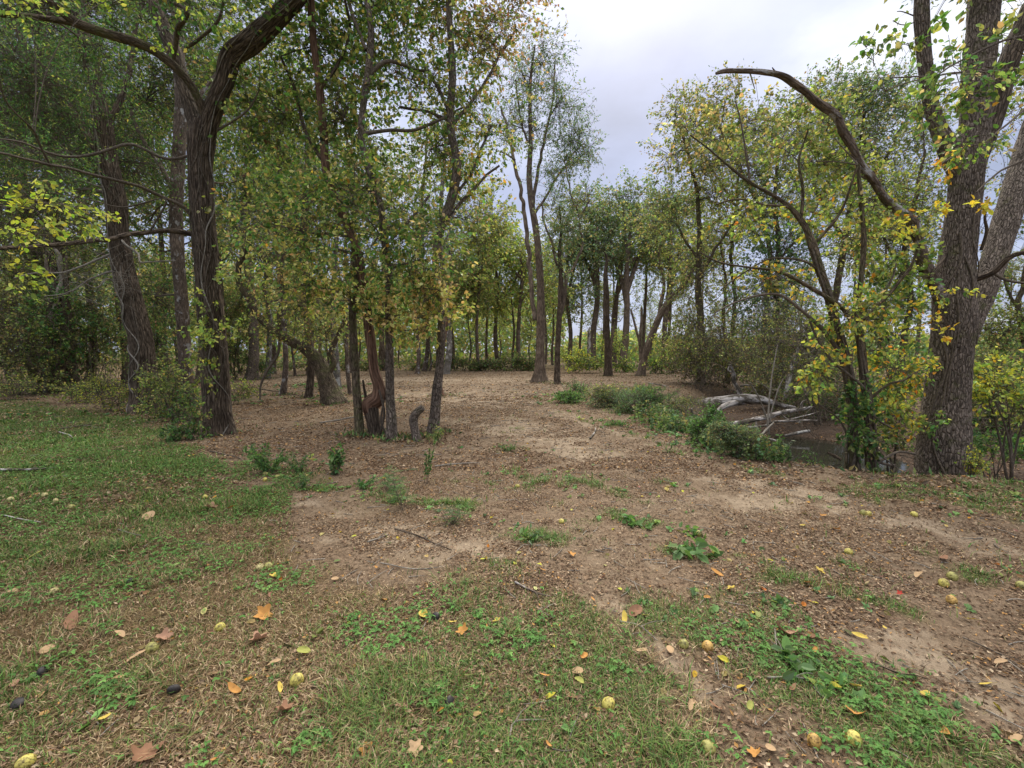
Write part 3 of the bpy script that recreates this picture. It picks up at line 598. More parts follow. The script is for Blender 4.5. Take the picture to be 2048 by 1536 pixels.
# ---- T2: leaning trunk with ropey vines
t = Tree('leaning_furrowed_tree', 'dark trunk leaning left behind the yellow fern bush, ropey pale vine up its right side', 'tree', (288, 826)); t.rs = .74
tr2 = t.limb([(290, 826, 34), (288, 760, 30), (284, 690, 28), (268, 620, 26), (250, 550, 24), (238, 480, 23), (232, 400, 22), (213, 310, 21), (205, 240, 20), (193, 190, 18), (182, 130, 17), (165, 60, 16), (150, -30, 14), (140, -140, 11)], M['bark_dark'], 'trunk', sides=60, ridge=.10, flare=.3, root=True)
t.limb([(212, 330, 10), (175, 270, 10), (130, 200, 9), (90, 140, 8), (50, 90, 7), (20, 20, 6)], M['bark_dark'], 'limb', dd=.2)
t.limb([(208, 260, 8), (240, 200, 7), (262, 130, 6), (270, 60, 5), (290, -10, 4)], M['bark_dark'], 'limb', dd=.2)
for P_ in ([(240, 505, 4), (200, 520, 3), (150, 540, 2.5), (90, 545, 2), (30, 560, 1.5)], [(235, 470, 3), (280, 520, 2.5), (300, 525, 2), (350, 520, 1.5)], [(240, 540, 3), (180, 550, 2), (130, 590, 1.6), (90, 600, 1.2)], [(262, 600, 3), (220, 560, 2), (190, 575, 1.6), (150, 560, 1.2)], [(225, 380, 3), (160, 360, 2.4), (120, 330, 2), (70, 330, 1.5)]):
    t.limb(P_, M['paletwig'], 'limb', dd=-.5, wob=.2)
for a0, f0, f1, r_ in ((.5, 0, .6, .016), (.1, .05, .5, .011), (-.5, .1, .8, .010), (-1.0, .3, .8, .011), (.9, .35, .75, .011), (-.2, .45, .75, .008), (.3, .5, .8, .008), (-.8, 0, .5, .009)): t.vine(tr2, a0, f0, f1, rad=r_, mat=M['paletwig'] if a0 > 0 else None)
t.pblob(60, 250, 170, 120, 5200, {'dark': 4, 'green': 1}, 1.5, size=.085, shape='n'); t.pblob(230, 330, 140, 110, 3000, {'dark': 3, 'green': 2}, 1.0, size=.085, shape='n'); t.pblob(140, 20, 220, 130, 5000, {'dark': 3, 'green': 2}, 2.5, size=.09)
t.pblob(40, 440, 120, 90, 2200, {'olive': 2, 'green': 2, 'brush': 1}, 2.0, size=.08, shape='n')
t.done()

# ---- T3: vine-choked trunk on the far left
t = Tree('vine_choked_tree', 'far left trunk choked with dead vines and ivy at the back of the lawn', 'tree', (121, 783))
tr3 = t.limb([(121, 783, 30), (119, 720, 24), (118, 620, 20), (116, 540, 16), (110, 430, 13), (104, 300, 12), (90, 150, 11), (70, 0, 9), (60, -120, 7)], M['bark_dark'], 'trunk', sides=48, ridge=.1, flare=.4, root=True)
for a0, f0, f1, r_ in ((-.9, 0, .5, .06), (-.3, 0, .45, .035), (.5, 0, .5, .05), (.9, .05, .6, .03), (.1, 0, .6, .03), (-1.2, 0, .35, .045), (1.2, 0, .5, .03)): t.vine(tr3, a0, f0, f1, rad=r_, mat=M['twig'])
t.vine(tr3, -.6, .02, .35, rad=.07, mat=M['paletwig'])
t.pblob(125, 660, 40, 90, 900, {'dark': 3, 'green': 1}, -.9, size=.11, shape='o'); t.pblob(40, 640, 70, 110, 2600, {'brush': 1, 'olive': 3, 'ygreen': 1}, .5, size=.10); t.pblob(60, 520, 110, 100, 2200, {'olive': 3, 'green': 2}, 1, size=.11); t.pblob(100, 300, 150, 140, 4200, {'dark': 2, 'green': 2}, 2, size=.12); t.pblob(60, 60, 160, 130, 4200, {'green': 2, 'dark': 2}, 3, size=.12)
t.pblob(-60, 400, 120, 200, 3000, {'dark': 2, 'olive': 2}, 1, size=.12)
t.done()

# ---- T4: slim pale trunk between the two dark ones
t = Tree('slim_pale_tree', 'slim pale grey trunk standing between the two big dark furrowed trunks', 'tree', (378, 812))
t.limb([(378, 812, 15), (372, 740, 13), (366, 640, 13), (358, 540, 13), (352, 450, 13), (354, 380, 13), (358, 300, 13), (362, 210, 12), (358, 110, 11), (352, 0, 10), (345, -130, 8)], M['bark_thin'], 'trunk', sides=32, flare=.3, root=True, rough=.12)
t.limb([(355, 400, 5), (320, 330, 5), (280, 270, 4), (255, 200, 4), (240, 130, 3)], M['bark_thin'], 'limb', dd=.3); t.limb([(360, 250, 4), (400, 190, 4), (450, 130, 3), (500, 90, 3)], M['bark_thin'], 'limb', dd=.4)
t.pblob(300, 200, 140, 100, 2300, {'green': 3, 'olive': 1}, 1.5, size=.10); t.pblob(420, 160, 120, 120, 2000, {'olive': 2, 'green': 2}, 2.5, size=.11); t.pblob(330, -20, 180, 120, 3000, {'green': 2, 'olive': 2}, 2, size=.11); t.pblob(300, 450, 90, 80, 1100, {'dark': 1, 'olive': 2}, 2, size=.10); t.pblob(310, 600, 70, 90, 1000, {'olive': 2, 'dark': 2}, 2, size=.10)
t.done()

# ---- leaning mossy tree
t = Tree('leaning_mossy_tree', 'thick mossy trunk leaning far left with upright stems rising along it', 'tree', (668, 808))
t.limb([(668, 808, 22), (655, 765, 18), (640, 728, 16), (612, 698, 13), (585, 684, 11), (548, 662, 9), (515, 630, 7.5), (497, 595, 7), (480, 570, 6), (478, 530, 6), (492, 500, 5), (498, 450, 4)], M['bark_moss'], 'trunk', sides=40, ridge=.06, flare=.35, root=True, rough=.14)
t.limb([(652, 752, 7), (668, 728, 6), (662, 705, 6), (672, 680, 5), (690, 640, 4)], M['bark_moss'], 'limb', dd=.1)
t.limb([(560, 668, 5), (558, 630, 4.5), (566, 590, 4.5), (562, 540, 4), (575, 480, 3)], M['bark_moss'], 'limb', dd=.1); t.limb([(536, 652, 4), (535, 610, 4), (528, 570, 4), (540, 520, 3)], M['bark_moss'], 'limb', dd=.2)
t.limb([(560, 672, 3), (555, 710, 3.5), (535, 740, 3), (522, 770, 2.5), (520, 800, 2)], M['twig'], 'limb', dd=-.2)
t.pblob(600, 620, 110, 70, 1500, {'olive': 3, 'ygreen': 1, 'tan': 1}, -.3, size=.085); t.pblob(520, 520, 90, 80, 1300, {'olive': 3, 'mixed': 1}, .3, size=.09); t.pblob(650, 680, 60, 50, 500, {'olive': 2, 'brush': 1}, 0, size=.08)
t.done()

# ---- the near cluster in the middle
def slim(name, label, base, pts, mat, limbs, blobs, **kw):
    t = Tree(name, label, 'tree', base); lk = dict(root=True, flare=kw.get('flare', .25), sides=kw.get('sides', 28), rough=kw.get('rough', .1), ridge=kw.get('ridge', 0), wob=kw.get('wob', 0))
    t.main = t.limb(pts, mat, 'trunk', **lk)
    for q in limbs: t.limb(q, kw.get('lmat', mat), 'limb', dd=kw.get('dd', .3), wob=.06)
    for a in blobs:
        d = dict(a[-1]) if isinstance(a[-1], dict) and 'size' in a[-1] else {}; t.pblob(*(a[:-1] if d else a), **d)
    return t
B = dict(size=.08, shape='o', tw=12)
t = slim('slim_tree', 'slim mossy trunk, leftmost of the three standing close together in the clearing', (720, 870), [(720, 870, 11), (716, 820, 10), (712, 760, 9), (708, 690, 9), (705, 620, 8), (712, 560, 7), (708, 500, 6), (700, 440, 5)], M['bark_moss'], [],
    [(640, 500, 140, 110, 806, {'mixed': 3, 'green': 1}, .2, B), (550, 470, 110, 100, 624, {'mixed': 3, 'olive': 1}, 0, B), (700, 600, 80, 60, 546, {'tan': 1, 'mixed': 2}, -.3, B), (600, 570, 70, 50, 390, {'mixed': 2, 'tan': 1}, -.2, B)]); t.done()
t = Tree('twisted_tree', 'twisted red brown trunk with a burl, middle of the three close trunks', 'tree', (750, 872))
t.limb([(750, 872, 15), (746, 840, 15), (742, 815, 17)], M['bark_dark'], 'stump_foot', root=True, sides=32, ridge=.08, rough=.15)
t.limb([(745, 840, 12), (740, 810, 18), (756, 795, 17), (757, 770, 13), (748, 740, 12), (742, 690, 11), (736, 640, 10.5), (728, 570, 10), (715, 500, 9.5), (690, 440, 9), (662, 380, 9), (650, 320, 9), (646, 250, 8), (638, 170, 8), (628, 90, 7.5), (622, 0, 7), (618, -120, 6)], M['bark_red'], 'trunk', sides=40, ridge=.12, rough=.22)
t.limb([(730, 820, 6), (732, 800, 4), (728, 775, 3), (726, 760, 2)], M['bark_dark'], 'limb', dd=-.1); t.limb([(760, 868, 3), (768, 830, 3), (764, 800, 3), (758, 780, 2)], M['twig'], 'vine', dd=-.2); t.limb([(772, 868, 2.5), (762, 840, 2.5), (768, 800, 2)], M['twig'], 'vine', dd=-.2)
t.limb([(640, 180, 4), (680, 120, 3.5), (700, 60, 3), (690, 0, 3)], M['bark_dark'], 'limb', dd=.2); t.limb([(650, 330, 4), (610, 260, 4), (590, 180, 3), (560, 110, 3)], M['bark_dark'], 'limb', dd=.3)
t.pblob(640, 90, 150, 110, 2200, {'green': 3, 'mixed': 1}, .8, size=.10, shape='d'); t.pblob(560, 250, 110, 110, 1700, {'green': 2, 'olive': 2}, 1.0, size=.10); t.pblob(700, 240, 80, 100, 1000, {'green': 2, 'olive': 2}, .5, size=.10); t.pblob(620, -100, 200, 110, 2200, {'green': 2, 'mixed': 2}, .6, size=.10)
t.done()
t = slim('slim_tree', 'slim grey trunk, rightmost of the three standing close together in the clearing', (783, 880), [(785, 880, 14), (783, 840, 12), (780, 790, 10), (779, 700, 9.5), (778, 620, 9), (776, 540, 8), (768, 470, 7), (758, 400, 6.5), (735, 330, 7), (722, 270, 7), (728, 200, 7), (738, 130, 8), (742, 60, 7), (733, -10, 6), (728, -100, 5)], M['bark_grey'],
    [[(725, 268, 5), (770, 262, 4), (830, 255, 3.5), (890, 235, 3), (930, 215, 2)], [(738, 150, 5), (765, 125, 4.5), (800, 125, 4), (850, 140, 3)], [(733, 100, 4), (715, 60, 4), (700, 20, 4), (690, -40, 3)], [(770, 490, 4), (820, 440, 3.5), (860, 390, 3)]],
    [(760, 470, 140, 110, 988, {'green': 2, 'mixed': 3}, -.2, B), (840, 520, 110, 90, 624, {'green': 2, 'mixed': 2}, -.2, B), (880, 580, 60, 60, 429, {'tan': 2, 'mixed': 1}, -.5, B), (800, 630, 70, 50, 338, {'tan': 2, 'mixed': 1}, -.3, B), (820, 170, 130, 110, 1040, {'mixed': 2, 'green': 3}, .5, B), (740, 20, 130, 110, 910, {'green': 3, 'mixed': 1}, .5, B), (700, 380, 110, 80, 1170, {'green': 2, 'mixed': 2}, .2, B), (850, 660, 40, 40, 143, {'tan': 2, 'ygreen': 1}, -.3, B)], lmat=M['twig'])
t.vine(t.main, .3, 0, .5, rad=.008, mat=M['twig']); t.done()
t = slim('curving_tree', 'slim grey trunk curving right and then left beside the cut crooked stump', (866, 868), [(866, 868, 14), (870, 830, 12), (874, 780, 11), (880, 720, 9.5), (883, 650, 9), (880, 590, 8.5), (872, 540, 8), (874, 490, 9), (888, 440, 10), (905, 390, 10.5), (914, 340, 10), (911, 305, 9), (903, 270, 9), (900, 230, 9), (905, 150, 8), (900, 60, 7), (895, -40, 6)], M['bark_grey'],
    [[(890, 450, 4), (925, 400, 4), (965, 360, 3), (1000, 330, 2.5)], [(905, 395, 4), (940, 350, 3), (960, 300, 3), (985, 250, 2)], [(905, 250, 4), (950, 190, 3.5), (990, 130, 3), (1030, 60, 2.5)], [(902, 230, 4), (870, 170, 3.5), (840, 110, 3)], [(900, 240, 4), (850, 225, 3), (800, 215, 3)]],
    [(960, 250, 90, 90, 620, {'mixed': 2, 'olive': 2}, .5, dict(size=.085)), (940, 120, 120, 100, 950, {'mixed': 2, 'pink': 2, 'olive': 2}, .6, dict(size=.085)), (1020, 30, 90, 80, 480, {'pink': 3, 'olive': 1}, .8, dict(size=.08)), (870, 20, 120, 90, 900, {'mixed': 3, 'olive': 1}, .6, dict(size=.09)), (860, 300, 90, 90, 700, {'mixed': 2, 'green': 2}, .4, dict(size=.09)), (940, 340, 50, 50, 160, {'mixed': 2, 'orange': .4}, 0, dict(size=.085)), (960, -80, 170, 70, 900, {'pink': 2, 'olive': 1}, .6, dict(size=.085)), (930, 440, 60, 60, 160, {'mixed': 2}, .3, dict(size=.08)), (900, 620, 50, 40, 143, {'tan': 2, 'ygreen': 1}, -.6, B)]); t.done()
# crooked cut stump
t = Tree('crooked_stump', 'short crooked grey stump cut off at knee height beside the curving trunk', 'stump', (834, 882))
t.limb([(834, 882, 10), (829, 855, 9.5), (827, 838, 10), (833, 826, 9.5), (842, 818, 8.5), (846, 815, 8)], M['bark_grey'], 'stump_body', root=True, sides=28, flare=.2, ridge=.05)
t.done()

# ---- slim and thick trunks further back in the clearing: px, base y, radius, top x, material, label
MID = [
 (503, 760, 13, 492, 'bark_grey', 'thick grey trunk left of the leaning mossy tree', [(480, 420, 120, 120, 2200, {'olive': 2, 'green': 2}, 2), (500, 230, 150, 130, 2600, {'green': 3, 'olive': 1}, 2), (480, 620, 80, 60, 900, {'olive': 2}, 1)]),
 (534, 757, 7, 530, 'bark_pale', 'pale slim trunk just right of the thick grey one', [(560, 380, 110, 110, 1800, {'green': 2, 'ygreen': 1}, 2), (560, 200, 110, 100, 1600, {'olive': 2}, 2)]),
 (566, 790, 7.5, 556, 'bark_thin', 'thin bent reddish trunk in front of the mossy leaning tree', [(560, 430, 90, 90, 700, {'mixed': 1, 'olive': 2}, 1)]),
 (617, 796, 9.5, 606, 'bark_dark', 'short dark trunk left of the foot of the leaning mossy tree', [(600, 420, 90, 100, 900, {'green': 2, 'mixed': 1}, 1), (610, 330, 90, 90, 900, {'green': 2}, 1)]),
 (675, 775, 9, 668, 'bark_pale', 'lichen white trunk just behind the leaning mossy tree', [(660, 420, 110, 110, 1200, {'green': 2, 'olive': 1}, 1), (650, 560, 80, 60, 500, {'olive': 2}, 0)]),
 (701, 790, 5.5, 698, 'bark_thin', 'thin grey trunk close behind the leftmost of the three close trunks', [(700, 400, 80, 90, 700, {'olive': 2}, 1)]),
 (849, 742, 6, 848, 'bark_thin', 'distant trunk between the rightmost close trunk and the curving trunk', [(840, 560, 70, 60, 900, {'olive': 2, 'ygreen': 1}, 2), (830, 400, 80, 90, 1200, {'olive': 2}, 2)]),
 (893, 748, 8.5, 884, 'bark_pale', 'pale trunk standing behind the curving trunk at the back of the clearing', [(920, 440, 90, 90, 1500, {'ygreen': 2, 'olive': 2}, 2), (900, 560, 70, 60, 900, {'ygreen': 1, 'olive': 2}, 2), (900, 300, 90, 90, 1100, {'olive': 2, 'mixed': 1}, 2)]),
 (884, 792, 6, 888, 'bark_red', 'thin reddish brown trunk right behind the curving trunk', []),
]
for px, py, r_, tx, mt, lb, bl in MID:
    ty = 250 if bl else 470; k_ = [(px + (tx - px) * f + 7 * math.sin(f * 7 + px), py + (ty - py) * f, r_ * (1 - .55 * f)) for f in (0, .12, .3, .5, .7, .85, 1)]; k_[0] = (px, py, r_ * 1.15)
    t = Tree('woodland_tree', lb, 'tree', (px, py), 'trunks further back in the clearing'); t.rs = .72; t.limb(k_, M[mt], 'trunk', root=True, flare=.35, sides=20, rough=.14)
    for i_, a in enumerate(bl):
        t.limb([(k_[3][0], k_[3][1] - 20 * i_, r_ * .4), ((k_[3][0] + a[0]) / 2 + 8, (k_[3][1] + a[1]) / 2 - 25, r_ * .3), (a[0], a[1], r_ * .16)], M[mt], 'limb', dd=.4, wob=.1); t.pblob(*a, size=.0065 * t.Y + .02)
    t.done()

# ---- tall open trees at the end of the clearing
t = Tree('tall_open_tree', 'tallest airy crowned tree at the end of the clearing, grey forked trunk', 'tree', (1079, 764)); t.rs = .76
t.limb([(1079, 764, 15), (1080, 730, 12), (1081, 660, 11), (1082, 600, 10), (1078, 520, 9), (1072, 460, 8.5), (1062, 400, 8), (1058, 350, 7), (1061, 290, 5.5), (1060, 220, 4.5), (1062, 150, 3.5), (1070, 90, 2)], M['bark_far'], 'trunk', root=True, flare=.6, sides=24, rough=.1)
for q in ([(1070, 640, 6), (1062, 560, 5.5), (1055, 480, 5.5), (1048, 420, 5), (1035, 350, 4.5), (1020, 280, 3.5), (1000, 210, 2.5)], [(1066, 410, 5), (1075, 340, 4), (1090, 270, 3.5), (1105, 200, 2.5), (1110, 130, 2)], [(1060, 300, 3), (1040, 230, 2.5), (1030, 160, 2)], [(1068, 430, 4), (1100, 380, 3), (1130, 330, 2.5), (1160, 290, 2)], [(1030, 320, 2.5), (1000, 300, 2)]): t.limb(q, M['bark_far'], 'limb', dd=.3, wob=.15)
for a in ((1090, 130, 55, 60, 850), (1120, 200, 55, 60, 800), (1040, 150, 50, 70, 600), (1140, 280, 55, 50, 750), (1075, 260, 60, 60, 650), (1165, 320, 45, 40, 550), (1010, 250, 50, 60, 450), (1110, 360, 50, 40, 350)): t.pblob(*a, {'grey': 3, 'olive': 1}, 0, size=.15, shape='n', tw=9)
t.done()
t = Tree('thin_forked_tree', 'thin grey trunk right of the tallest tree, forking low with a broken dark top', 'tree', (1114, 768)); t.rs = .76
t.limb([(1114, 768, 9), (1115, 700, 7.5), (1118, 640, 7), (1121, 590, 7), (1122, 545, 6), (1119, 505, 4.5), (1122, 460, 3), (1118, 415, 1.6)], M['bark_dark'], 'trunk', root=True, flare=.4, sides=20, rough=.2)
for q in ([(1118, 650, 5), (1130, 590, 5), (1133, 550, 4), (1150, 530, 3), (1165, 490, 3), (1160, 440, 2.5), (1180, 400, 2)], [(1132, 552, 4), (1115, 530, 3), (1105, 490, 3), (1090, 450, 2.5), (1085, 410, 2)], [(1160, 440, 2), (1140, 380, 2), (1128, 320, 1.5)]): t.limb(q, M['bark_far'], 'limb', dd=.2, wob=.12)
for a in ((1170, 400, 45, 40, 450), (1118, 470, 40, 36, 420), (1122, 530, 26, 40, 260), (1100, 420, 40, 40, 350), (1140, 450, 40, 35, 350), (1130, 330, 40, 40, 300)): t.pblob(*a, {'grey': 2, 'olive': 2}, 0, size=.14, shape='n')
t.done()
t = Tree('broken_snag', 'bare reddish brown snag with a broken top standing at the end of the clearing', 'dead tree', (1216, 752)); t.rs = .76
t.limb([(1216, 752, 10), (1215, 700, 8.5), (1213, 640, 8), (1212, 580, 7), (1211, 545, 5), (1213, 520, 3.5), (1210, 505, 1.5)], M['bark_dark'], 'trunk', root=True, flare=.4, sides=20, rough=.3); t.limb([(1222, 752, 5), (1221, 700, 4), (1228, 650, 3)], M['bark_far'], 'limb'); t.done()
t = Tree('leaning_forked_tree', 'grey trunk leaning right and forking above the bank at the end of the clearing', 'tree', (1281, 752)); t.rs = .76
t.limb([(1281, 752, 11), (1290, 710, 9.5), (1304, 670, 9), (1318, 635, 8.5), (1332, 610, 8), (1352, 585, 6), (1375, 560, 5), (1395, 520, 4)], M['bark_far'], 'trunk', root=True, flare=.4, sides=20)
for q in ([(1318, 632, 5), (1322, 605, 5), (1328, 570, 4), (1320, 520, 3.5), (1310, 460, 3)], [(1282, 720, 4.5), (1280, 680, 4), (1283, 640, 3.5), (1283, 615, 3)], [(1280, 690, 3), (1270, 650, 3), (1262, 620, 2.5)]): t.limb(q, M['bark_far'], 'limb', dd=.2)
for a in ((1330, 480, 60, 50, 800), (1400, 500, 60, 50, 800), (1370, 570, 50, 35, 500), (1300, 430, 50, 50, 600)): t.pblob(*a, {'olive': 3, 'ygreen': 1}, 0, size=.15)
t.done()
FARC = [  # behind the clearing: px, base y, Y, r px, crown blobs
 (1244, 722, 47, 8, 1262, 470, 'upright dark trunk behind the bare snag with a dense dark green crown', 'dark'),
 (1228, 716, 52, 6, 1248, 430, 'second dark trunk behind the bare snag, slimmer and curved', 'dark'),
 (1186, 714, 50, 7, 1196, 470, 'dark leaning trunk at the back, left of the bare snag', 'dark'),
 (1138, 712, 52, 5, 1136, 500, 'straight far trunk between the thin forked tree and the bare snag', 'olive'),
 (1040, 728, 42, 5, 1040, 500, 'slender far trunk immediately left of the tallest tree', 'ygreen'),
 (996, 724, 45, 5, 990, 520, 'dark straight far trunk seen in the yellow green gap', 'ygreen'),
 (1330, 716, 48, 6, 1340, 430, 'far trunk hidden in foliage right of the leaning forked tree', 'olive'),
 (958, 735, 38, 4, 955, 500, 'far slim trunk at the left side of the yellow green gap', 'olive'),
]
for px, py, Y, r_, tx, ty, lb, pl in FARC:
    t = Tree('distant_tree', lb, 'tree', (px, py), 'trees along the back of the clearing', Y=Y); f_ = lambda q: (px + (tx - px) * q + 4 * math.sin(q * 6 + px), py + (ty - py) * q, r_ * (1.1 - .6 * q))
    t.limb([f_(q) for q in (0, .2, .45, .7, 1)], M['bark_far'], 'trunk', root=True, flare=.4, sides=14)
    for k_ in range(5):
        bx, by = tx + rng.uniform(-70, 70), ty + rng.uniform(-90, 110); t.limb([f_(.45 + .1 * k_), ((f_(.6)[0] + bx) / 2, (f_(.6)[1] + by) / 2 - 14, r_ * .3), (bx, by, r_ * .15)], M['bark_far'], 'limb', dd=.3)
        t.pblob(bx, by, 55, 42, 800 if pl == 'dark' else 650, {'grey': 2, 'olive': 1.5} if pl == 'dark' else {pl: 2, 'olive': 1}, 0, size=.26)
    t.done()
t = Tree('pale_snag', 'short pale broken snag at the back left of the bare reddish snag', 'dead tree', (1177, 714), Y=44); t.limb([(1177, 714, 4), (1178, 685, 4), (1178, 662, 3), (1180, 655, 1.5)], M['bone'], 'trunk', root=True, sides=12); t.done()

# ---- the big tree on the right
t = Tree('big_forked_tree', 'huge grey barked tree on the creek bank with one broken bare curved limb', 'tree', (1884, 948))
t.rs = .71
trb = t.limb([(1884, 948, 62), (1886, 900, 55), (1890, 840, 53), (1897, 770, 49), (1903, 700, 47), (1908, 640, 48), (1908, 590, 45), (1914, 530, 40), (1922, 460, 37), (1928, 400, 36), (1932, 345, 37), (1936, 310, 36)], M['bark_grey'], 'trunk', sides=140, ridge=.06, flare=.22, root=True, rough=.10, lobes=3)
t.limb([(1936, 350, 34), (1944, 300, 34), (1952, 240, 33), (1956, 160, 33), (1962, 80, 33), (1968, 0, 32), (1975, -120, 26)], M['bark_grey'], 'limb', sides=80, ridge=.07, dd=.1)
t.limb([(1925, 350, 26), (1905, 318, 24), (1890, 285, 22), (1874, 250, 18), (1860, 200, 16.5), (1852, 140, 16), (1846, 80, 16), (1843, 20, 17), (1845, -60, 15)], M['bark_grey'], 'limb', sides=56, ridge=.07, dd=-.05)
t.limb([(1950, 330, 22), (1975, 270, 22), (1996, 210, 21), (2012, 140, 22), (2035, 80, 22), (2060, 10, 18)], M['bark_dark'], 'limb', sides=48, ridge=.08, dd=.25)
t.limb([(1925, 700, 22), (1945, 640, 24), (1965, 590, 26), (1988, 520, 28), (2010, 450, 29), (2032, 380, 29), (2056, 300, 28), (2085, 200, 26), (2110, 80, 20)], M['bark_grey'], 'limb', sides=72, ridge=.07, dd=.25)
t.limb([(1891, 620, 17.2), (1869, 570, 17.2), (1847, 525, 15.5), (1835, 475, 12.9), (1825, 440, 11.2), (1798, 420, 11.2), (1771, 398, 10.3), (1748, 362, 9.5), (1725, 335, 9.5), (1708, 300, 9.5), (1687, 265, 10.3), (1671, 232, 10.3), (1637, 207, 9.5), (1615, 186, 8.2), (1585, 165, 8.6), (1563, 152, 7.7), (1523, 144, 6.5), (1483, 142, 5.6), (1451, 142, 6.0), (1432, 147, 3.4)], M['bark_thin'], 'broken_limb', sides=28, ridge=.14, rough=.32, dd=-.12)
for P_ in ([(1745, 362, 3), (1725, 352, 2.5), (1716, 338, 1.5)], [(1668, 232, 3), (1680, 215, 2.5), (1684, 205, 1.2)], [(1560, 152, 2.5), (1550, 140, 2), (1546, 134, 1)], [(1795, 420, 3), (1790, 445, 2), (1778, 460, 1)], [(1500, 146, 2), (1505, 160, 1.8), (1510, 178, 1)], [(1605, 180, 2.5), (1602, 200, 2), (1600, 215, 1)], [(1895, 500, 5), (1880, 530, 5), (1862, 555, 4)], [(1945, 560, 8), (1985, 545, 8), (2020, 515, 7), (2060, 500, 6)], [(1985, 545, 4), (2015, 560, 4), (2060, 565, 3)],
           [(2050, 70, 3), (1990, 90, 3), (1930, 120, 2.5), (1870, 150, 2), (1810, 165, 1.6), (1770, 180, 1.2)], [(2060, 135, 3), (1980, 142, 2.5), (1900, 148, 2.2), (1820, 152, 1.8), (1780, 160, 1.4)], [(1845, 36, 2), (1820, 30, 1.5), (1795, 28, 1)], [(1835, 40, 1.6), (1800, 55, 1.2), (1780, 48, 1)],
           [(1962, 500, 4), (1974, 460, 4), (1972, 430, 3), (1978, 400, 2)], [(2048, 320, 3), (1990, 350, 2.5), (1950, 380, 2)], [(2060, 210, 3), (2000, 260, 2.5), (1930, 300, 2), (1860, 340, 1.6)]):
    t.limb(P_, M['bark_dark'] if P_[0][2] > 4 else M['twig'], 'limb', dd=-.5, wob=.08)
for a0, f0, f1, r_ in ((.8, .3, .8, .016), (.3, .35, .75, .010), (-.7, .5, .9, .008), (1.1, .1, .7, .012)): t.vine(trb, a0, f0, f1, rad=r_, mat=M['twig'])
LO = dict(size=.06, shape='o', tw=10, thick=.5)
t.pblob(1745, 110, 36, 48, 34, {'green': 3, 'dark': 2}, -2.6, **LO); t.pblob(1850, 60, 60, 60, 70, {'green': 3, 'mixed': 1}, -2.6, **LO); t.pblob(1900, 180, 80, 60, 150, {'green': 3, 'mixed': 1}, -2.4, **LO); t.pblob(1990, 120, 70, 90, 190, {'green': 3, 'mixed': 1}, -2.2, **LO)
t.pblob(1960, 260, 70, 50, 120, {'green': 3, 'olive': 2, 'orange': .3}, -2.0, **LO); t.pblob(1890, 340, 60, 26, 36, {'orange': 3, 'ygreen': 1}, -1.5, **LO); t.pblob(1900, 420, 70, 18, 40, {'yellow': 3, 'orange': 1}, -1.4, **LO); t.pblob(1800, 445, 50, 22, 36, {'yellow': 3, 'orange': 1}, -1.5, **LO)
t.pblob(1900, 590, 70, 26, 50, {'yellow': 2, 'ygreen': 1, 'green': 1}, -1.2, **LO); t.pblob(1875, 650, 30, 26, 26, {'yellow': 2, 'orange': 1}, -1.2, **LO); t.pblob(1820, 665, 30, 8, 12, {'yellow': 3}, -1.2, **LO); t.pblob(1990, 420, 60, 120, 150, {'olive': 2, 'yellow': .6}, 1.0, **LO)
t.pblob(1960, -100, 160, 110, 900, {'green': 2, 'olive': 2}, 0, size=.09); t.pblob(2090, 60, 80, 150, 600, {'green': 2, 'olive': 2}, .5, size=.09); t.pblob(1870, 840, 24, 40, 40, {'green': 2}, -.7, **LO)
t.done()

# ---- ivy clad multi stemmed tree left of it
t = Tree('ivy_clad_tree', 'ragged many stemmed vine wrapped tree just left of the huge trunk', 'tree', (1705, 940)); t.rs = .72
s1 = t.limb([(1704, 940, 17), (1706, 890, 15), (1707, 830, 13), (1698, 770, 12), (1686, 710, 12), (1672, 650, 11), (1656, 590, 11), (1640, 540, 11), (1625, 490, 10), (1608, 450, 8), (1580, 415, 6), (1548, 392, 5), (1500, 365, 4), (1455, 330, 3), (1420, 300, 2.4), (1380, 270, 1.6)], M['bark_moss'], 'trunk', root=True, sides=32, ridge=.09, rough=.2, flare=.3)
s2 = t.limb([(1742, 935, 14), (1740, 880, 13), (1736, 810, 12), (1728, 750, 11), (1722, 690, 10), (1716, 620, 8), (1722, 560, 7), (1728, 480, 6), (1722, 400, 5), (1716, 330, 4)], M['bark_moss'], 'limb', sides=28, ridge=.09, rough=.2)
s3 = t.limb([(1722, 700, 8), (1712, 660, 7), (1690, 622, 6.5), (1662, 600, 6), (1620, 575, 5.5), (1580, 552, 5), (1545, 540, 4), (1500, 535, 3), (1440, 525, 2.5), (1400, 505, 2)], M['bark_moss'], 'limb', dd=-.1)
s4 = t.limb([(1700, 770, 7), (1680, 710, 6), (1650, 665, 6), (1625, 640, 5), (1590, 610, 4), (1560, 590, 3.5), (1520, 590, 3), (1470, 605, 2.5), (1430, 625, 2)], M['twig'], 'limb', dd=-.1)
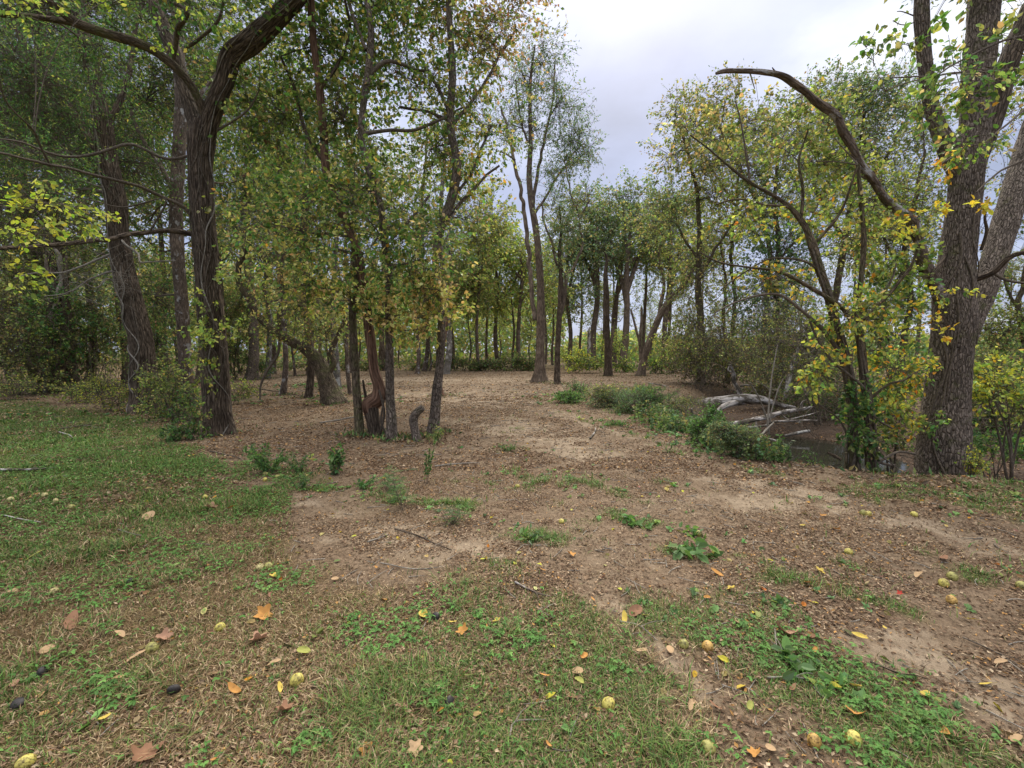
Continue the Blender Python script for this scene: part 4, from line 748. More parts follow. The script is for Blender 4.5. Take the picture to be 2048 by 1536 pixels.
for P_ in ([(1620, 642, 3), (1635, 680, 3), (1655, 715, 3.5), (1690, 745, 4), (1735, 785, 4), (1742, 820, 3.5), (1760, 845, 3), (1790, 862, 2)], [(1748, 860, 3), (1745, 895, 2.5), (1760, 915, 2), (1790, 935, 1.5)], [(1738, 800, 4), (1770, 770, 3.5), (1800, 760, 3), (1830, 740, 2)], [(1705, 900, 3), (1690, 850, 2.5), (1660, 820, 2), (1625, 790, 2)],
           [(1730, 640, 5), (1765, 600, 4.5), (1800, 560, 4), (1830, 530, 4), (1840, 500, 3)], [(1765, 600, 3), (1782, 560, 3), (1790, 520, 2)], [(1640, 540, 4), (1600, 520, 3), (1540, 520, 2.5), (1490, 545, 2), (1440, 580, 1.6)], [(1625, 490, 4), (1670, 440, 4), (1700, 390, 3), (1720, 330, 2.5)],
           [(1600, 445, 5), (1605, 380, 4), (1600, 320, 3), (1620, 260, 2)], [(1580, 415, 4), (1530, 410, 3), (1480, 400, 2.5), (1430, 410, 2)], [(1500, 365, 3), (1490, 300, 2.5), (1480, 240, 2), (1470, 200, 1.5)], [(1690, 940, 5), (1692, 905, 4)], [(1790, 930, 3), (1760, 925, 4), (1745, 905, 4)], [(1830, 908, 3), (1800, 905, 3.5), (1775, 918, 4), (1755, 930, 4)]):
    t.limb(P_, M['twig'] if P_[0][2] < 3.5 else M['bark_moss'], 'limb', dd=-.15, wob=.10)
t.limb([(1696, 946, 6), (1697, 925, 5.5), (1698, 905, 4)], M['bone'], 'limb', dd=0)
for a0, f0, f1, r_ in ((.3, 0, .5, .014), (-.6, .05, .5, .014), (.8, .1, .6, .012)): t.vine(s1, a0, f0, f1, rad=r_); t.vine(s2, a0 + .2, f0, f1, rad=r_)
for a in ((1700, 650, 60, 60, 330, {'mixed': 2, 'ygreen': 2, 'orange': .6}, -.2), (1640, 740, 40, 50, 200, {'ygreen': 3, 'orange': .5}, -.3), (1770, 640, 60, 60, 420, {'green': 3, 'ygreen': 2, 'orange': .7}, .1), (1790, 560, 60, 70, 430, {'green': 3, 'ygreen': 2}, .2), (1780, 740, 60, 60, 420, {'green': 2, 'ygreen': 1, 'orange': 1.2}, .3), (1790, 830, 50, 50, 330, {'olive': 2, 'ygreen': 2, 'orange': .6}, .4), (1720, 850, 30, 80, 360, {'dark': 3, 'green': 1}, -.15), (1745, 900, 30, 40, 160, {'dark': 3, 'olive': 1}, -.15),
          (1720, 480, 80, 70, 420, {'ygreen': 2, 'olive': 2, 'orange': .3}, .4), (1640, 430, 70, 50, 260, {'ygreen': 2, 'olive': 2, 'orange': .6}, .3), (1560, 560, 70, 40, 200, {'olive': 2, 'orange': .6}, 0), (1700, 300, 80, 80, 420, {'olive': 2, 'ygreen': 2}, .6), (1600, 330, 80, 80, 430, {'olive': 3, 'ygreen': 1}, .6), (1480, 260, 80, 70, 330, {'olive': 3, 'tan': 1}, .6), (1400, 250, 60, 60, 200, {'olive': 3, 'tan': 1}, .4), (1480, 440, 90, 50, 300, {'ygreen': 2, 'orange': .3, 'olive': 2}, .3), (1640, 250, 60, 70, 260, {'olive': 3, 'ygreen': 1}, .7)):
    t.pblob(*a, size=.065, shape='o', tw=12)
t.done()

# ---- trees across the creek and along its banks: name data = base px, Y, trunk path, crown blobs
def bank_tree(label, base, Y, stems, blobs, mat='bark_moss', size=None, group='trees along the creek', tw=11, wob=.1):
    t = Tree('creekside_tree', label, 'tree', base, group, Y=Y); t.rs = .72
    for i, q in enumerate(stems): t.limb(q, M[mat], 'trunk' if i == 0 else 'limb', root=i == 0, sides=18 if i == 0 else None, flare=.3 if i == 0 else 0, rough=.18, dd=.2 if i else 0, wob=wob)
    for a in blobs: t.pblob(a[0], a[1], a[2] * 1.1, a[3] * 1.1, int(a[4] * 1.3), a[5], size=size or (.0048 * Y + .022), tw=tw)
    return t.done()
bank_tree('vine hung trunk across the creek, leftmost of those over the white log', (1402, 745), 22, [[(1402, 745, 12), (1404, 690, 10), (1400, 630, 9), (1396, 560, 8), (1400, 480, 7), (1395, 400, 5), (1380, 320, 4), (1360, 250, 3)], [(1398, 560, 5), (1430, 500, 4), (1470, 440, 3), (1500, 380, 2)], [(1396, 520, 4), (1360, 460, 3), (1340, 400, 2)]],
          [(1360, 300, 60, 60, 650, {'olive': 3, 'tan': 1}), (1400, 400, 70, 70, 800, {'olive': 3, 'ygreen': 1}), (1340, 440, 60, 60, 600, {'olive': 2, 'grey': 1}), (1440, 330, 60, 60, 600, {'olive': 2, 'tan': 1}), (1400, 560, 60, 90, 700, {'olive': 3, 'brush': 1}), (1400, 670, 50, 60, 900, {'olive': 3, 'brush': 1}), (1340, 690, 50, 36, 500, {'olive': 2, 'ygreen': 2}), (1350, 220, 40, 50, 300, {'olive': 3, 'tan': 1})])
bank_tree('slender twin trunks across the creek behind the white log', (1455, 748), 25, [[(1455, 748, 6), (1462, 680, 5.5), (1470, 600, 5), (1462, 520, 4.5), (1470, 430, 4), (1480, 340, 3)], [(1458, 740, 5), (1448, 650, 4), (1450, 560, 3.5), (1440, 480, 3)]],
          [(1480, 300, 60, 70, 700, {'olive': 3, 'ygreen': 1}), (1450, 470, 60, 60, 600, {'olive': 3, 'ygreen': 1}), (1480, 600, 60, 70, 500, {'olive': 2, 'brush': 1}), (1530, 680, 60, 50, 700, {'olive': 3, 'dark': 1})])
bank_tree('dark evergreen looking tree across the creek behind the arching branches', (1560, 760), 20, [[(1560, 760, 9), (1558, 680, 8), (1552, 600, 7), (1556, 500, 6), (1550, 400, 5), (1556, 300, 3)], [(1556, 520, 4), (1600, 470, 3), (1640, 400, 2)]],
          [(1540, 600, 60, 70, 1400, {'dark': 3, 'grey': 1}), (1560, 500, 70, 60, 1100, {'dark': 3, 'grey': 1}), (1550, 400, 70, 70, 900, {'grey': 2, 'olive': 2}), (1570, 300, 70, 70, 850, {'olive': 3, 'ygreen': 1}), (1620, 210, 60, 50, 600, {'olive': 3, 'grey': 1}), (1500, 350, 60, 60, 600, {'olive': 2, 'ygreen': 1}), (1560, 690, 60, 50, 900, {'olive': 2, 'brush': 2})])
bank_tree('tall dense grey green tree whose round top rises behind the broken curved limb', (1650, 760), 26, [[(1650, 760, 10), (1660, 660, 9), (1680, 540, 8), (1700, 420, 7), (1720, 300, 5), (1730, 220, 3)], [(1690, 480, 5), (1640, 400, 4), (1620, 320, 3)], [(1700, 400, 5), (1770, 320, 4), (1800, 260, 3)]],
          [(1720, 200, 70, 50, 1000, {'grey': 3, 'olive': 1}), (1790, 200, 70, 50, 1000, {'grey': 3, 'olive': 1}), (1740, 290, 90, 70, 1600, {'grey': 2, 'olive': 3}), (1650, 280, 70, 70, 1100, {'olive': 3, 'ygreen': 1}), (1640, 390, 80, 70, 1200, {'olive': 3, 'ygreen': 1}), (1780, 400, 90, 80, 1500, {'olive': 3, 'ygreen': 1}), (1700, 500, 90, 70, 1000, {'olive': 3}), (1850, 270, 70, 70, 900, {'olive': 2, 'grey': 1}), (1660, 200, 50, 50, 500, {'olive': 2, 'grey': 2})])
bank_tree('spreading creekside tree directly behind the huge trunk', (1800, 790), 17, [[(1800, 790, 9), (1805, 700, 8), (1820, 600, 7), (1810, 500, 6), (1830, 400, 5), (1850, 300, 3)], [(1812, 560, 4), (1770, 480, 3.5), (1750, 400, 3)]],
          [(1800, 480, 70, 70, 900, {'olive': 2, 'ygreen': 2, 'orange': .3}), (1750, 400, 70, 60, 700, {'olive': 2, 'ygreen': 2}), (1850, 400, 70, 60, 600, {'olive': 2, 'ygreen': 2}), (1760, 680, 70, 80, 1200, {'green': 2, 'olive': 2}), (1800, 780, 60, 40, 700, {'olive': 2, 'brush': 1}), (1840, 200, 50, 60, 350, {'olive': 2}), (1820, 600, 60, 60, 600, {'green': 2, 'ygreen': 1})])
bank_tree('rightmost background tree half hidden behind the right fork of the huge tree', (2050, 800), 16, [[(2050, 800, 8), (2045, 700, 7), (2040, 600, 6), (2060, 480, 5), (2050, 380, 4), (2060, 250, 3)], [(2045, 640, 4), (2010, 560, 3), (2000, 480, 2)]],
          [(2020, 740, 70, 70, 1500, {'olive': 3, 'dark': 1}), (1990, 680, 50, 50, 600, {'olive': 2, 'ygreen': 1}), (2060, 640, 60, 50, 500, {'olive': 2}), (2010, 520, 50, 60, 220, {'olive': 2}), (2020, 380, 60, 80, 330, {'olive': 2, 'ygreen': 1}), (2030, 200, 60, 100, 400, {'olive': 2, 'pink': 1}), (2080, 500, 60, 80, 500, {'olive': 2})])
bank_tree('feathery yellow green tree with wispy top shoots left of the broken limb', (1520, 750), 24, [[(1520, 750, 8), (1530, 640, 7), (1540, 520, 6), (1520, 420, 5), (1480, 340, 4), (1440, 260, 3)], [(1530, 500, 4), (1450, 380, 3), (1400, 300, 2)]],
          [(1400, 220, 60, 40, 420, {'tan': 1, 'olive': 3}), (1450, 190, 50, 40, 330, {'tan': 1, 'olive': 3}), (1370, 240, 40, 50, 300, {'tan': 1, 'olive': 3}), (1440, 300, 70, 60, 650, {'olive': 3, 'ygreen': 1}), (1520, 260, 60, 50, 550, {'olive': 3, 'ygreen': 1}), (1500, 420, 80, 60, 900, {'olive': 3, 'ygreen': 1}), (1600, 260, 60, 60, 600, {'olive': 3, 'ygreen': 1})])

# ---- fallen timber
def log_thing(name, label, cat, base, pieces, mat, root_z=None):
    b0 = pieces[0][1]; P0 = at(b0[0][0], b0[0][1], b0[0][3]); o_ = empty(name, tuple(P0), label, cat)
    for i, (pn, q) in enumerate(pieces):
        P = np.array([at(a[0], a[1], a[3]) for a in q]); R = .78 * np.array([a[2] * a[3] / F for a in q]); mb = MB(); tube(mb, P, R, 20 if R.max() > .08 else 9, 0, i * 3 + 1, .30, .12 if R.max() > .08 else 0, wob=.06); mb.build(pn, mat, o_, P0)
    return o_
log_thing('fallen_log', 'thick bleached white log lying over the creek, with an upright forked stub', 'log', None, [
    ('log_body', [(1400, 806, 8, 15.2), (1418, 805, 13, 14.8), (1445, 802, 14, 14.6), (1480, 797, 13, 14.4), (1520, 800, 12, 14.2), (1550, 808, 7, 14.0), (1590, 815, 5, 13.8)]),
    ('branch', [(1481, 796, 6.5, 14.4), (1476, 776, 5.5, 14.4), (1468, 760, 5, 14.4), (1467, 745, 4.4, 14.3), (1460, 730, 2.6, 14.2)]), ('branch', [(1480, 772, 3, 14.4), (1492, 770, 2.2, 14.3), (1500, 771, 1.5, 14.3)]), ('branch', [(1466, 745, 2.4, 14.3), (1457, 740, 2, 14.3), (1458, 732, 1.5, 14.3)]),
    ('branch', [(1490, 803, 8, 14.4), (1450, 812, 7, 14.1), (1430, 826, 5, 13.9), (1422, 838, 4, 13.8)]), ('branch', [(1430, 815, 5, 14.1), (1408, 826, 3, 13.9)])], M['bone'])
log_thing('fallen_log', 'slimmer pale log slanting up to the right below the thick white one', 'log', None, [
    ('log_body', [(1455, 850, 5, 12.4), (1490, 843, 6.5, 12.5), (1530, 834, 6.5, 12.7), (1570, 824, 5.5, 12.9), (1600, 818, 4.5, 13.1), (1622, 812, 3, 13.3)]), ('branch', [(1602, 817, 3, 13.1), (1604, 806, 2.5, 13.1), (1612, 800, 1.5, 13.1)]), ('branch', [(1560, 826, 2.5, 12.9), (1575, 838, 2, 12.7), (1600, 845, 1.5, 12.6)])], M['bone'])
log_thing('dead_branch', 'thin bare pale branch lying just above the creek water', 'branch', None, [
    ('branch_body', [(1490, 856, 3, 12.2), (1530, 851, 3, 12.1), (1545, 844, 3, 12.0), (1600, 840, 2.2, 12.0), (1635, 841, 1.4, 12.0)]), ('twig', [(1512, 843, 2, 12.2), (1515, 856, 2, 12.1), (1520, 868, 1.4, 12)]), ('twig', [(1560, 842, 1.6, 12), (1590, 836, 1.2, 12), (1640, 822, .8, 12)])], M['bone'])
log_thing('driftwood', 'short brown log lying on the mud at the far side of the water', 'log', None, [('log_body', [(1570, 872, 3, 12.6), (1590, 867, 4, 12.6), (1618, 861, 4, 12.7)])], M['bark_pale'])
log_thing('driftwood', 'broken pale stick sticking out of the left end of the water', 'log', None, [('log_body', [(1530, 876, 2.4, 10.8), (1545, 880, 2.6, 10.7), (1556, 884, 2, 10.7)])], M['bone'])
log_thing('driftwood', 'dark stick at the right end of the water', 'log', None, [('log_body', [(1655, 905, 3, 10.2), (1668, 912, 4, 10.1), (1682, 920, 3.5, 10.0)])], M['bark_dark'])
log_thing('dead_branch', 'long pale branch lying on the dirt above the creek bank', 'branch', None, [('branch_body', [(1296, 766, 1.4, 21.2), (1330, 772, 2, 20.4), (1362, 782, 2, 18.9), (1345, 776, 1, 19.8)])], M['bone'])
log_thing('sapling_stem', 'bare upright stems springing up in front of the slanting logs', 'sapling', None, [('stem', [(1538, 868, 3, 9.6), (1534, 840, 2.5, 9.6), (1538, 800, 2, 9.7), (1545, 750, 1.8, 9.8), (1556, 690, 1.2, 9.9)]), ('stem', [(1537, 850, 2, 9.6), (1522, 800, 1.8, 9.6), (1500, 765, 1.2, 9.5)]), ('stem', [(1540, 845, 2, 9.6), (1548, 800, 1.6, 9.6), (1570, 755, 1.2, 9.6)]), ('stem', [(1508, 903, 2, 8.6), (1512, 885, 2.5, 8.6), (1530, 862, 3, 9.3), (1546, 846, 2, 9.5)]), ('stem', [(1510, 918, 1.8, 7.6), (1513, 903, 2, 7.7), (1500, 893, 1.8, 7.7), (1478, 894, 1.2, 7.8)])], M['paletwig'])
log_thing('broken_post', 'short pale broken post among the weeds left of the logs', 'stump', None, [('post_body', [(1386, 858, 4.5, 11.2), (1384, 835, 4, 11.2), (1381, 818, 3, 11.2)])], M['bone'])
log_thing('dead_tree', 'leaning pale broken trunk standing in the brush across the creek', 'dead tree', None, [('trunk', [(1570, 800, 6, 15.5), (1577, 760, 6, 15.6), (1590, 715, 5, 15.7), (1606, 670, 4, 15.8), (1612, 640, 3, 15.8)]), ('branch', [(1584, 735, 3, 15.7), (1605, 718, 2, 15.6), (1640, 708, 1.2, 15.5)])], M['bark_pale'])

# ---- shrubs and thickets
def shrub(name, label, cat, base, blobs, size=.05, shape='d', Y=None, group=None, nst=5, twig=None, tw=10, droop=.2, up=.6):
    t = Tree(name, label, cat, base, group, Y=Y); mb = MB(); zt = max(at(a[0], a[1] - a[3] * .4, t.Y)[2] for a in blobs)
    for i in range(nst):
        a = blobs[i % len(blobs)]; E = at(a[0] + rng.uniform(-.6, .6) * a[2], a[1] - rng.uniform(-.2, .7) * a[3], t.Y + rng.uniform(-.2, .2) * a[2] * t.Y / F); b0 = t.base + rng.normal(0, .05, 3) * A(1, 1, 0) - A(0, 0, .05)
        if E[2] < b0[2] + .1: E[2] = b0[2] + .15
        P = np.array([b0, b0 * .55 + E * .45 + A(0, 0, .12) * (E[2] - b0[2]) + rng.normal(0, .05, 3) * (E[2] - b0[2]), E]); r_ = .004 + .009 * (E[2] - b0[2])
        P2, R2 = tube(mb, P, A(r_, r_ * .7, r_ * .3), 6, 0, i)[:2]; t.nodes += [(p_, q_) for p_, q_ in zip(P2, R2)]
    mb.build('stem', twig or M['twig'], t.o, t.base)
    for a in blobs:
        t.pblob(*(a[:4] + (int(a[4] * .7),) + a[5:]), size=size, shape=shape, tw=tw, droop=droop)
        k = 16; c = at(a[0], a[1], t.Y); R_ = A(a[2], a[2] * .8, a[3]) * t.Y / F; P0 = c + rng.uniform(-.9, .9, (k, 3)) * R_ * A(1, 1, .5); E = P0 + A(0, 0, 1) * R_[2] * rng.uniform(.6, 1.7, (k, 1)) + rng.normal(0, .45, (k, 3)) * R_ * A(1, 1, .3)
        Mi = (P0 + E) / 2 + rng.normal(0, .12, (k, 3)) * R_; beziers(t.cm, P0 - A(0, 0, .6) * R_[2], Mi, E, .0012 + .0004 * t.Y, .0008 + .0002 * t.Y, 4, 3, 0); nl = int(a[4] * .25) + 20; q = rng.integers(0, k, nl); u = rng.uniform(.1, 1, (nl, 1))
        leaves(t.cm, P0[q] * (1 - u) ** 2 + 2 * Mi[q] * u * (1 - u) + E[q] * u * u + rng.normal(0, .5, (nl, 3)) * size, size * .9, a[5], shape, 1, droop=droop)
    return t.done(twig=twig, name='foliage')
OB = {'olive': 3, 'brush': 2, 'ygreen': 1}
UL = {'olive': 3, 'ygreen': 2, 'green': 1, 'tan': .5}; UR = {'olive': 3, 'ygreen': 1.5, 'brush': 1, 'tan': .4}
SH = [
 ('yellow_bush', 'feathery yellow bush at the foot of the leaning furrowed trunk', (215, 822), [(215, 790, 55, 28, 900, {'ygreen': 2, 'yellow': 1, 'olive': 1}), (190, 770, 30, 20, 300, {'ygreen': 3}), (225, 735, 30, 30, 200, {'ygreen': 3, 'olive': 1})], .05, 'n', None),
 ('bush', 'green bush between the two big furrowed trunks', (345, 842), [(345, 800, 45, 40, 650, {'green': 2, 'olive': 2}), (330, 765, 40, 35, 400, {'olive': 3, 'ygreen': 1}), (375, 830, 36, 30, 450, {'dark': 2, 'weed': 1})], .06, 'o', None),
 ('bush', 'low dark ivy bush at the left foot of the forked tree', (378, 880), [(372, 864, 38, 20, 430, {'dark': 2, 'weed': 2}), (395, 840, 26, 26, 200, {'green': 2, 'olive': 1})], .05, 'o', None),
 ('thicket', 'tangled brown thicket at the far left edge of the lawn', (35, 790), [(35, 700, 80, 80, 2200, OB), (0, 640, 80, 80, 1500, OB), (70, 740, 50, 40, 900, OB), (-90, 690, 90, 90, 1500, OB)], .09, 'd', None),
 ('bush', 'low light green brush at the far left edge of the lawn', (30, 800), [(20, 775, 60, 26, 700, UL), (-60, 760, 70, 40, 700, UL)], .06, 'd', None),
 ('bush', 'low brush along the lawn edge just right of the vine choked trunk', (165, 806), [(160, 785, 46, 22, 650, UL)], .06, 'd', None),
 ('bush', 'low brush between the yellow bush and the leaning furrowed trunk', (262, 822), [(255, 800, 36, 24, 500, UL)], .055, 'd', None),
 ('bush', 'low brush in front of the slim pale trunk', (318, 836), [(316, 812, 34, 24, 500, UL), (300, 780, 26, 26, 300, UL)], .055, 'd', None),
 ('bush', 'pale green brush behind the forked tree at the left end of the dirt', (470, 800), [(478, 782, 34, 18, 400, UL)], .06, 'd', 13.5),
 ('thicket', 'light hazy thicket hanging over the far bank left of the ivy clad tree', (1640, 790), [(1610, 690, 60, 60, 1300, UR), (1660, 740, 50, 60, 1100, UR), (1570, 640, 60, 50, 900, UR), (1540, 720, 50, 50, 900, UR)], .07, 'd', 14),
 ('thicket', 'yellow green thicket on the bank between the vine hung trunk and the white log', (1400, 770), [(1370, 715, 50, 36, 800, UR), (1430, 690, 50, 50, 900, UR), (1480, 720, 44, 40, 700, UR)], .10, 'd', 20),
 ('thicket', 'shady thicket behind the vine choked trunk and the yellow bush', (190, 778), [(190, 700, 70, 70, 2000, {'olive': 3, 'dark': 2}), (170, 620, 70, 70, 1600, {'olive': 3, 'dark': 2}), (150, 745, 50, 36, 700, OB)], .10, 'd', None),
 ('thicket', 'tall thicket filling the gap between the leaning trunk and the slim pale trunk', (325, 780), [(325, 690, 50, 70, 1500, {'olive': 3, 'dark': 2}), (320, 600, 45, 60, 1000, {'olive': 3, 'dark': 1}), (330, 750, 40, 36, 700, {'olive': 3, 'dark': 1})], .10, 'd', 17),
 ('thicket', 'thicket behind the forked tree at the left end of the clearing', (470, 758), [(470, 700, 45, 50, 1100, {'olive': 3, 'dark': 2}), (480, 640, 50, 50, 900, {'olive': 2, 'green': 1}), (500, 735, 36, 24, 500, {'dark': 2, 'olive': 2})], .13, 'd', 26),
 ('bush', 'bright yellow green bush at the back of the clearing right of the thin forked tree', (1150, 742), [(1145, 722, 34, 20, 700, {'ygreen': 3, 'yellow': .6}), (1180, 728, 34, 14, 500, {'ygreen': 3, 'weed': 1})], .16, 'd', 34),
 ('bush', 'yellow green bush just left of the leaning forked tree', (1250, 745), [(1250, 733, 36, 13, 600, {'ygreen': 2, 'weed': 1}), (1225, 690, 30, 30, 500, {'ygreen': 3})], .17, 'd', 36),
 ('bush', 'green bush right of the foot of the leaning forked tree', (1312, 746), [(1312, 732, 28, 14, 600, {'weed': 2, 'ygreen': 1}), (1340, 715, 36, 26, 600, {'olive': 2, 'ygreen': 2})], .15, 'd', 33),
 ('thicket', 'dark brown thicket over the hollow at the head of the creek', (1450, 765), [(1380, 735, 50, 26, 900, {'brush': 4, 'dark': 1}), (1450, 740, 60, 32, 1300, {'brush': 3, 'olive': 1}), (1520, 745, 60, 36, 1300, {'brush': 3, 'olive': 1}), (1420, 700, 60, 36, 900, {'olive': 3, 'brush': 1})], .12, 'd', 23),
 ('thicket', 'brown brushy thicket on the far creek bank left of the ivy clad tree', (1600, 800), [(1580, 750, 60, 50, 1500, {'brush': 2, 'olive': 2, 'dark': 1}), (1640, 760, 60, 60, 1600, {'brush': 2, 'olive': 1, 'dark': 2}), (1540, 780, 50, 30, 900, {'brush': 3, 'olive': 1}), (1620, 690, 50, 40, 700, {'olive': 2, 'brush': 2})], .10, 'd', 17),
 ('thicket', 'dark thicket under the far bank above the water', (1640, 850), [(1600, 815, 50, 30, 800, {'brush': 4, 'dark': 2}), (1660, 820, 50, 34, 900, {'brush': 3, 'dark': 2}), (1700, 790, 50, 50, 900, {'dark': 2, 'olive': 2})], .08, 'd', 15),
 ('thicket', 'leafy thicket between the ivy clad tree and the huge trunk', (1790, 880), [(1780, 830, 50, 50, 900, {'green': 2, 'olive': 2, 'orange': .6}), (1800, 760, 50, 50, 700, {'green': 2, 'ygreen': 1, 'orange': .8}), (1760, 880, 50, 30, 500, {'olive': 2, 'ygreen': 1})], .07, 'o', 9),
 ('bush', 'leafy bush hanging bright yellow green leaves at the right edge of the picture', (2040, 870), [(2000, 800, 60, 40, 420, {'ygreen': 3, 'yellow': 1}), (1990, 760, 60, 40, 300, {'ygreen': 3, 'yellow': 1}), (2060, 790, 60, 60, 500, {'olive': 2, 'ygreen': 1})], .07, 'o', 7.2),
 ('thicket', 'dark thicket behind the huge trunk at the right edge', (2020, 850), [(2010, 800, 80, 50, 1500, {'olive': 2, 'dark': 2}), (1960, 760, 60, 50, 1000, {'olive': 2, 'brush': 1}), (2080, 740, 80, 70, 1300, {'olive': 2, 'dark': 1}), (2000, 850, 80, 26, 900, {'brush': 2, 'dark': 2})], .09, 'd', 12),
 ('bush', 'low bright green leafy bush right of the foot of the huge trunk', (1985, 925), [(1970, 885, 50, 20, 330, {'weed': 3, 'green': 1}), (2030, 900, 50, 24, 360, {'weed': 2, 'green': 2})], .07, 'o', None),
 ('yellow_bush', 'small yellow leaved bush against the right foot of the huge trunk', (1948, 952), [(1950, 925, 24, 22, 330, {'ygreen': 2, 'yellow': 1, 'olive': 1})], .035, 'o', None),
 ('weed_clump', 'bright green leafy clump at the left end of the weeds along the bank', (1143, 806), [(1143, 795, 32, 10, 798, {'weed': 3})], .06, 'o', None),
 ('weed_clump', 'blue green upright weed just behind the bright green clump', (1160, 798), [(1152, 781, 20, 16, 570, {'dark': 1, 'weed': 1, 'grey': 1})], .07, 'n', None),
 ('weed_clump', 'grey green feathery weeds with a few yellow tips, left part of the bank weeds', (1215, 815), [(1205, 798, 40, 19, 1330, {'grey': 2, 'olive': 2}), (1235, 803, 43, 19, 1330, {'grey': 3}), (1218, 781, 38, 15, 494, {'ygreen': 1, 'olive': 2})], .055, 'n', None),
 ('weed_clump', 'tall green weeds in the middle of the bank weeds', (1285, 828), [(1275, 803, 45, 20, 1710, {'grey': 2, 'weed': 1}), (1310, 793, 38, 16, 1140, {'weed': 2, 'dark': 1}), (1265, 823, 51, 12, 950, {'weed': 2, 'olive': 1})], .05, 'n', None),
 ('weed_clump', 'olive weeds growing up to the root end of the white log', (1355, 845), [(1345, 818, 45, 19, 1330, {'olive': 3, 'grey': 1}), (1330, 841, 43, 12, 760, {'weed': 1, 'grey': 1}), (1370, 803, 32, 9, 475, {'olive': 2})], .05, 'n', None),
 ('weed_clump', 'rounded leafy green weed with shiny leaves beside the broken post', (1415, 888), [(1405, 858, 35, 22, 950, {'weed': 3, 'grey': 1}), (1425, 833, 20, 20, 456, {'weed': 2}), (1408, 883, 30, 9, 380, {'weed': 2, 'green': 1})], .045, 'o', None),
 ('weed_clump', 'large dark feathery bush at the near end of the bank weeds beside the water', (1485, 912), [(1475, 878, 43, 24, 2470, {'grey': 2, 'olive': 2, 'weed': 1}), (1450, 865, 32, 19, 1140, {'grey': 2, 'olive': 1}), (1500, 898, 28, 16, 950, {'olive': 2, 'grey': 1})], .035, 'n', None),
 ('weed_clump', 'bright fern like weed at the water edge', (1548, 924), [(1548, 917, 22, 4, 150, {'weed': 3})], .04, 'n', None),
 ('weed_clump', 'thin upright sprig of pale leaves in front of the water', (1622, 932), [(1622, 915, 13, 8, 36, {'weed': 3})], .05, 'n', None),
]
for nm, lb, bs, bl, sz, sh_, Y in SH: shrub(nm, lb, nm.replace('_', ' ').replace('yellow ', ''), bs, bl, size=sz, shape=sh_, Y=Y)
# dark undergrowth at the back of the clearing
for i, (px, w, h, lb) in enumerate(((560, 60, 18, 'left of the lichen white trunk'), (690, 60, 18, 'behind the three close trunks'), (800, 60, 18, 'left of the curving trunk'), (925, 50, 20, 'right of the curving trunk'), (1000, 45, 20, 'in the yellow green gap'), (1055, 26, 20, 'left of the tallest tree'))):
    shrub('undergrowth_bush', 'dark low undergrowth at the back of the clearing ' + lb, 'undergrowth', (px, 742), [(px - w * .5, 744 - h * .7, w * .65, h * rng.uniform(.45, .9), 600, {'olive': 1, 'dark': 2, 'brush': 1}), (px + w * .5, 744 - h * .6, w * .65, h * rng.uniform(.4, .8), 600, {'olive': 2, 'dark': 1, 'brush': 1})], size=.17, Y=38, nst=4)

# ---- generic background trees: one of each kind, then copies
def gen_tree(loc, H, W, pal, nl, size, mat, seed, name, open_=.35):
    global rng
    t = Tree(name, None, 'tree', None, root=A(*loc)); x0, y0, z0 = loc; r0 = H * .010 + .03; ang = rng.uniform(0, 6.28); ln = rng.uniform(0, .08) * H
    P = np.array([A(x0 + ln * f * math.cos(ang) + .15 * math.sin(f * 8 + seed), y0 + ln * f * math.sin(ang) + .15 * math.cos(f * 6 + seed), z0 + H * f * .93) for f in (0, .15, .35, .55, .75, .9, 1)]); R = r0 * A(1.1, .9, .8, .62, .42, .25, .1)
    t.limb(None, M[mat], 'trunk', P=P, R=R, root=True, flare=.4, sides=12, rough=.15); C = []
    for k in range(8):
        f = rng.uniform(open_, .85); b_ = P[0] * (1 - f) + P[-1] * f; a = k * 2.4 + seed; q = W * rng.uniform(.5, .95) * (1.15 - f * .6); c = b_ + A(math.cos(a) * q, math.sin(a) * q, H * rng.uniform(.06, .16)); C.append(c)
        t.limb(None, M[mat], 'limb', P=np.array([b_, (b_ + c) / 2 + A(0, 0, -.02 * H), c]), R=r0 * A(.34, .24, .1), sides=6, wob=.2)
    for c in C + [P[-1], P[-2]]: t.blob(c, A(W * .46, W * .46, H * .115) * rng.uniform(.8, 1.2), nl // 10, pal, size=size, tw=10)
    t.done(); return t.o
def copy_tree(o_, loc, rz, sc, label):
    c = o_.copy(); col.objects.link(c); c.location = loc; c.rotation_euler = (0, 0, rz); c.scale = (sc, sc, sc); c['label'] = label
    for ch in o_.children:
        d = ch.copy(); col.objects.link(d); d.parent = c
    return c
def gz(x, y): return float(height(np.array([x]), np.array([y]))[0])
KINDS = [('dark', 17, 3.6, {'dark': 3, 'green': 1}, 9000, .17, 'bark_far'), ('mid green', 19, 4.0, {'green': 2, 'olive': 2}, 9000, .19, 'bark_far'), ('yellow green', 12, 3.0, {'ygreen': 3, 'olive': 1}, 6500, .16, 'bark_far'), ('olive', 15, 3.4, {'olive': 3, 'mixed': 1}, 8000, .17, 'bark_thin'), ('sapling', 7, 1.9, {'olive': 2, 'ygreen': 2}, 3000, .13, 'bark_thin')]
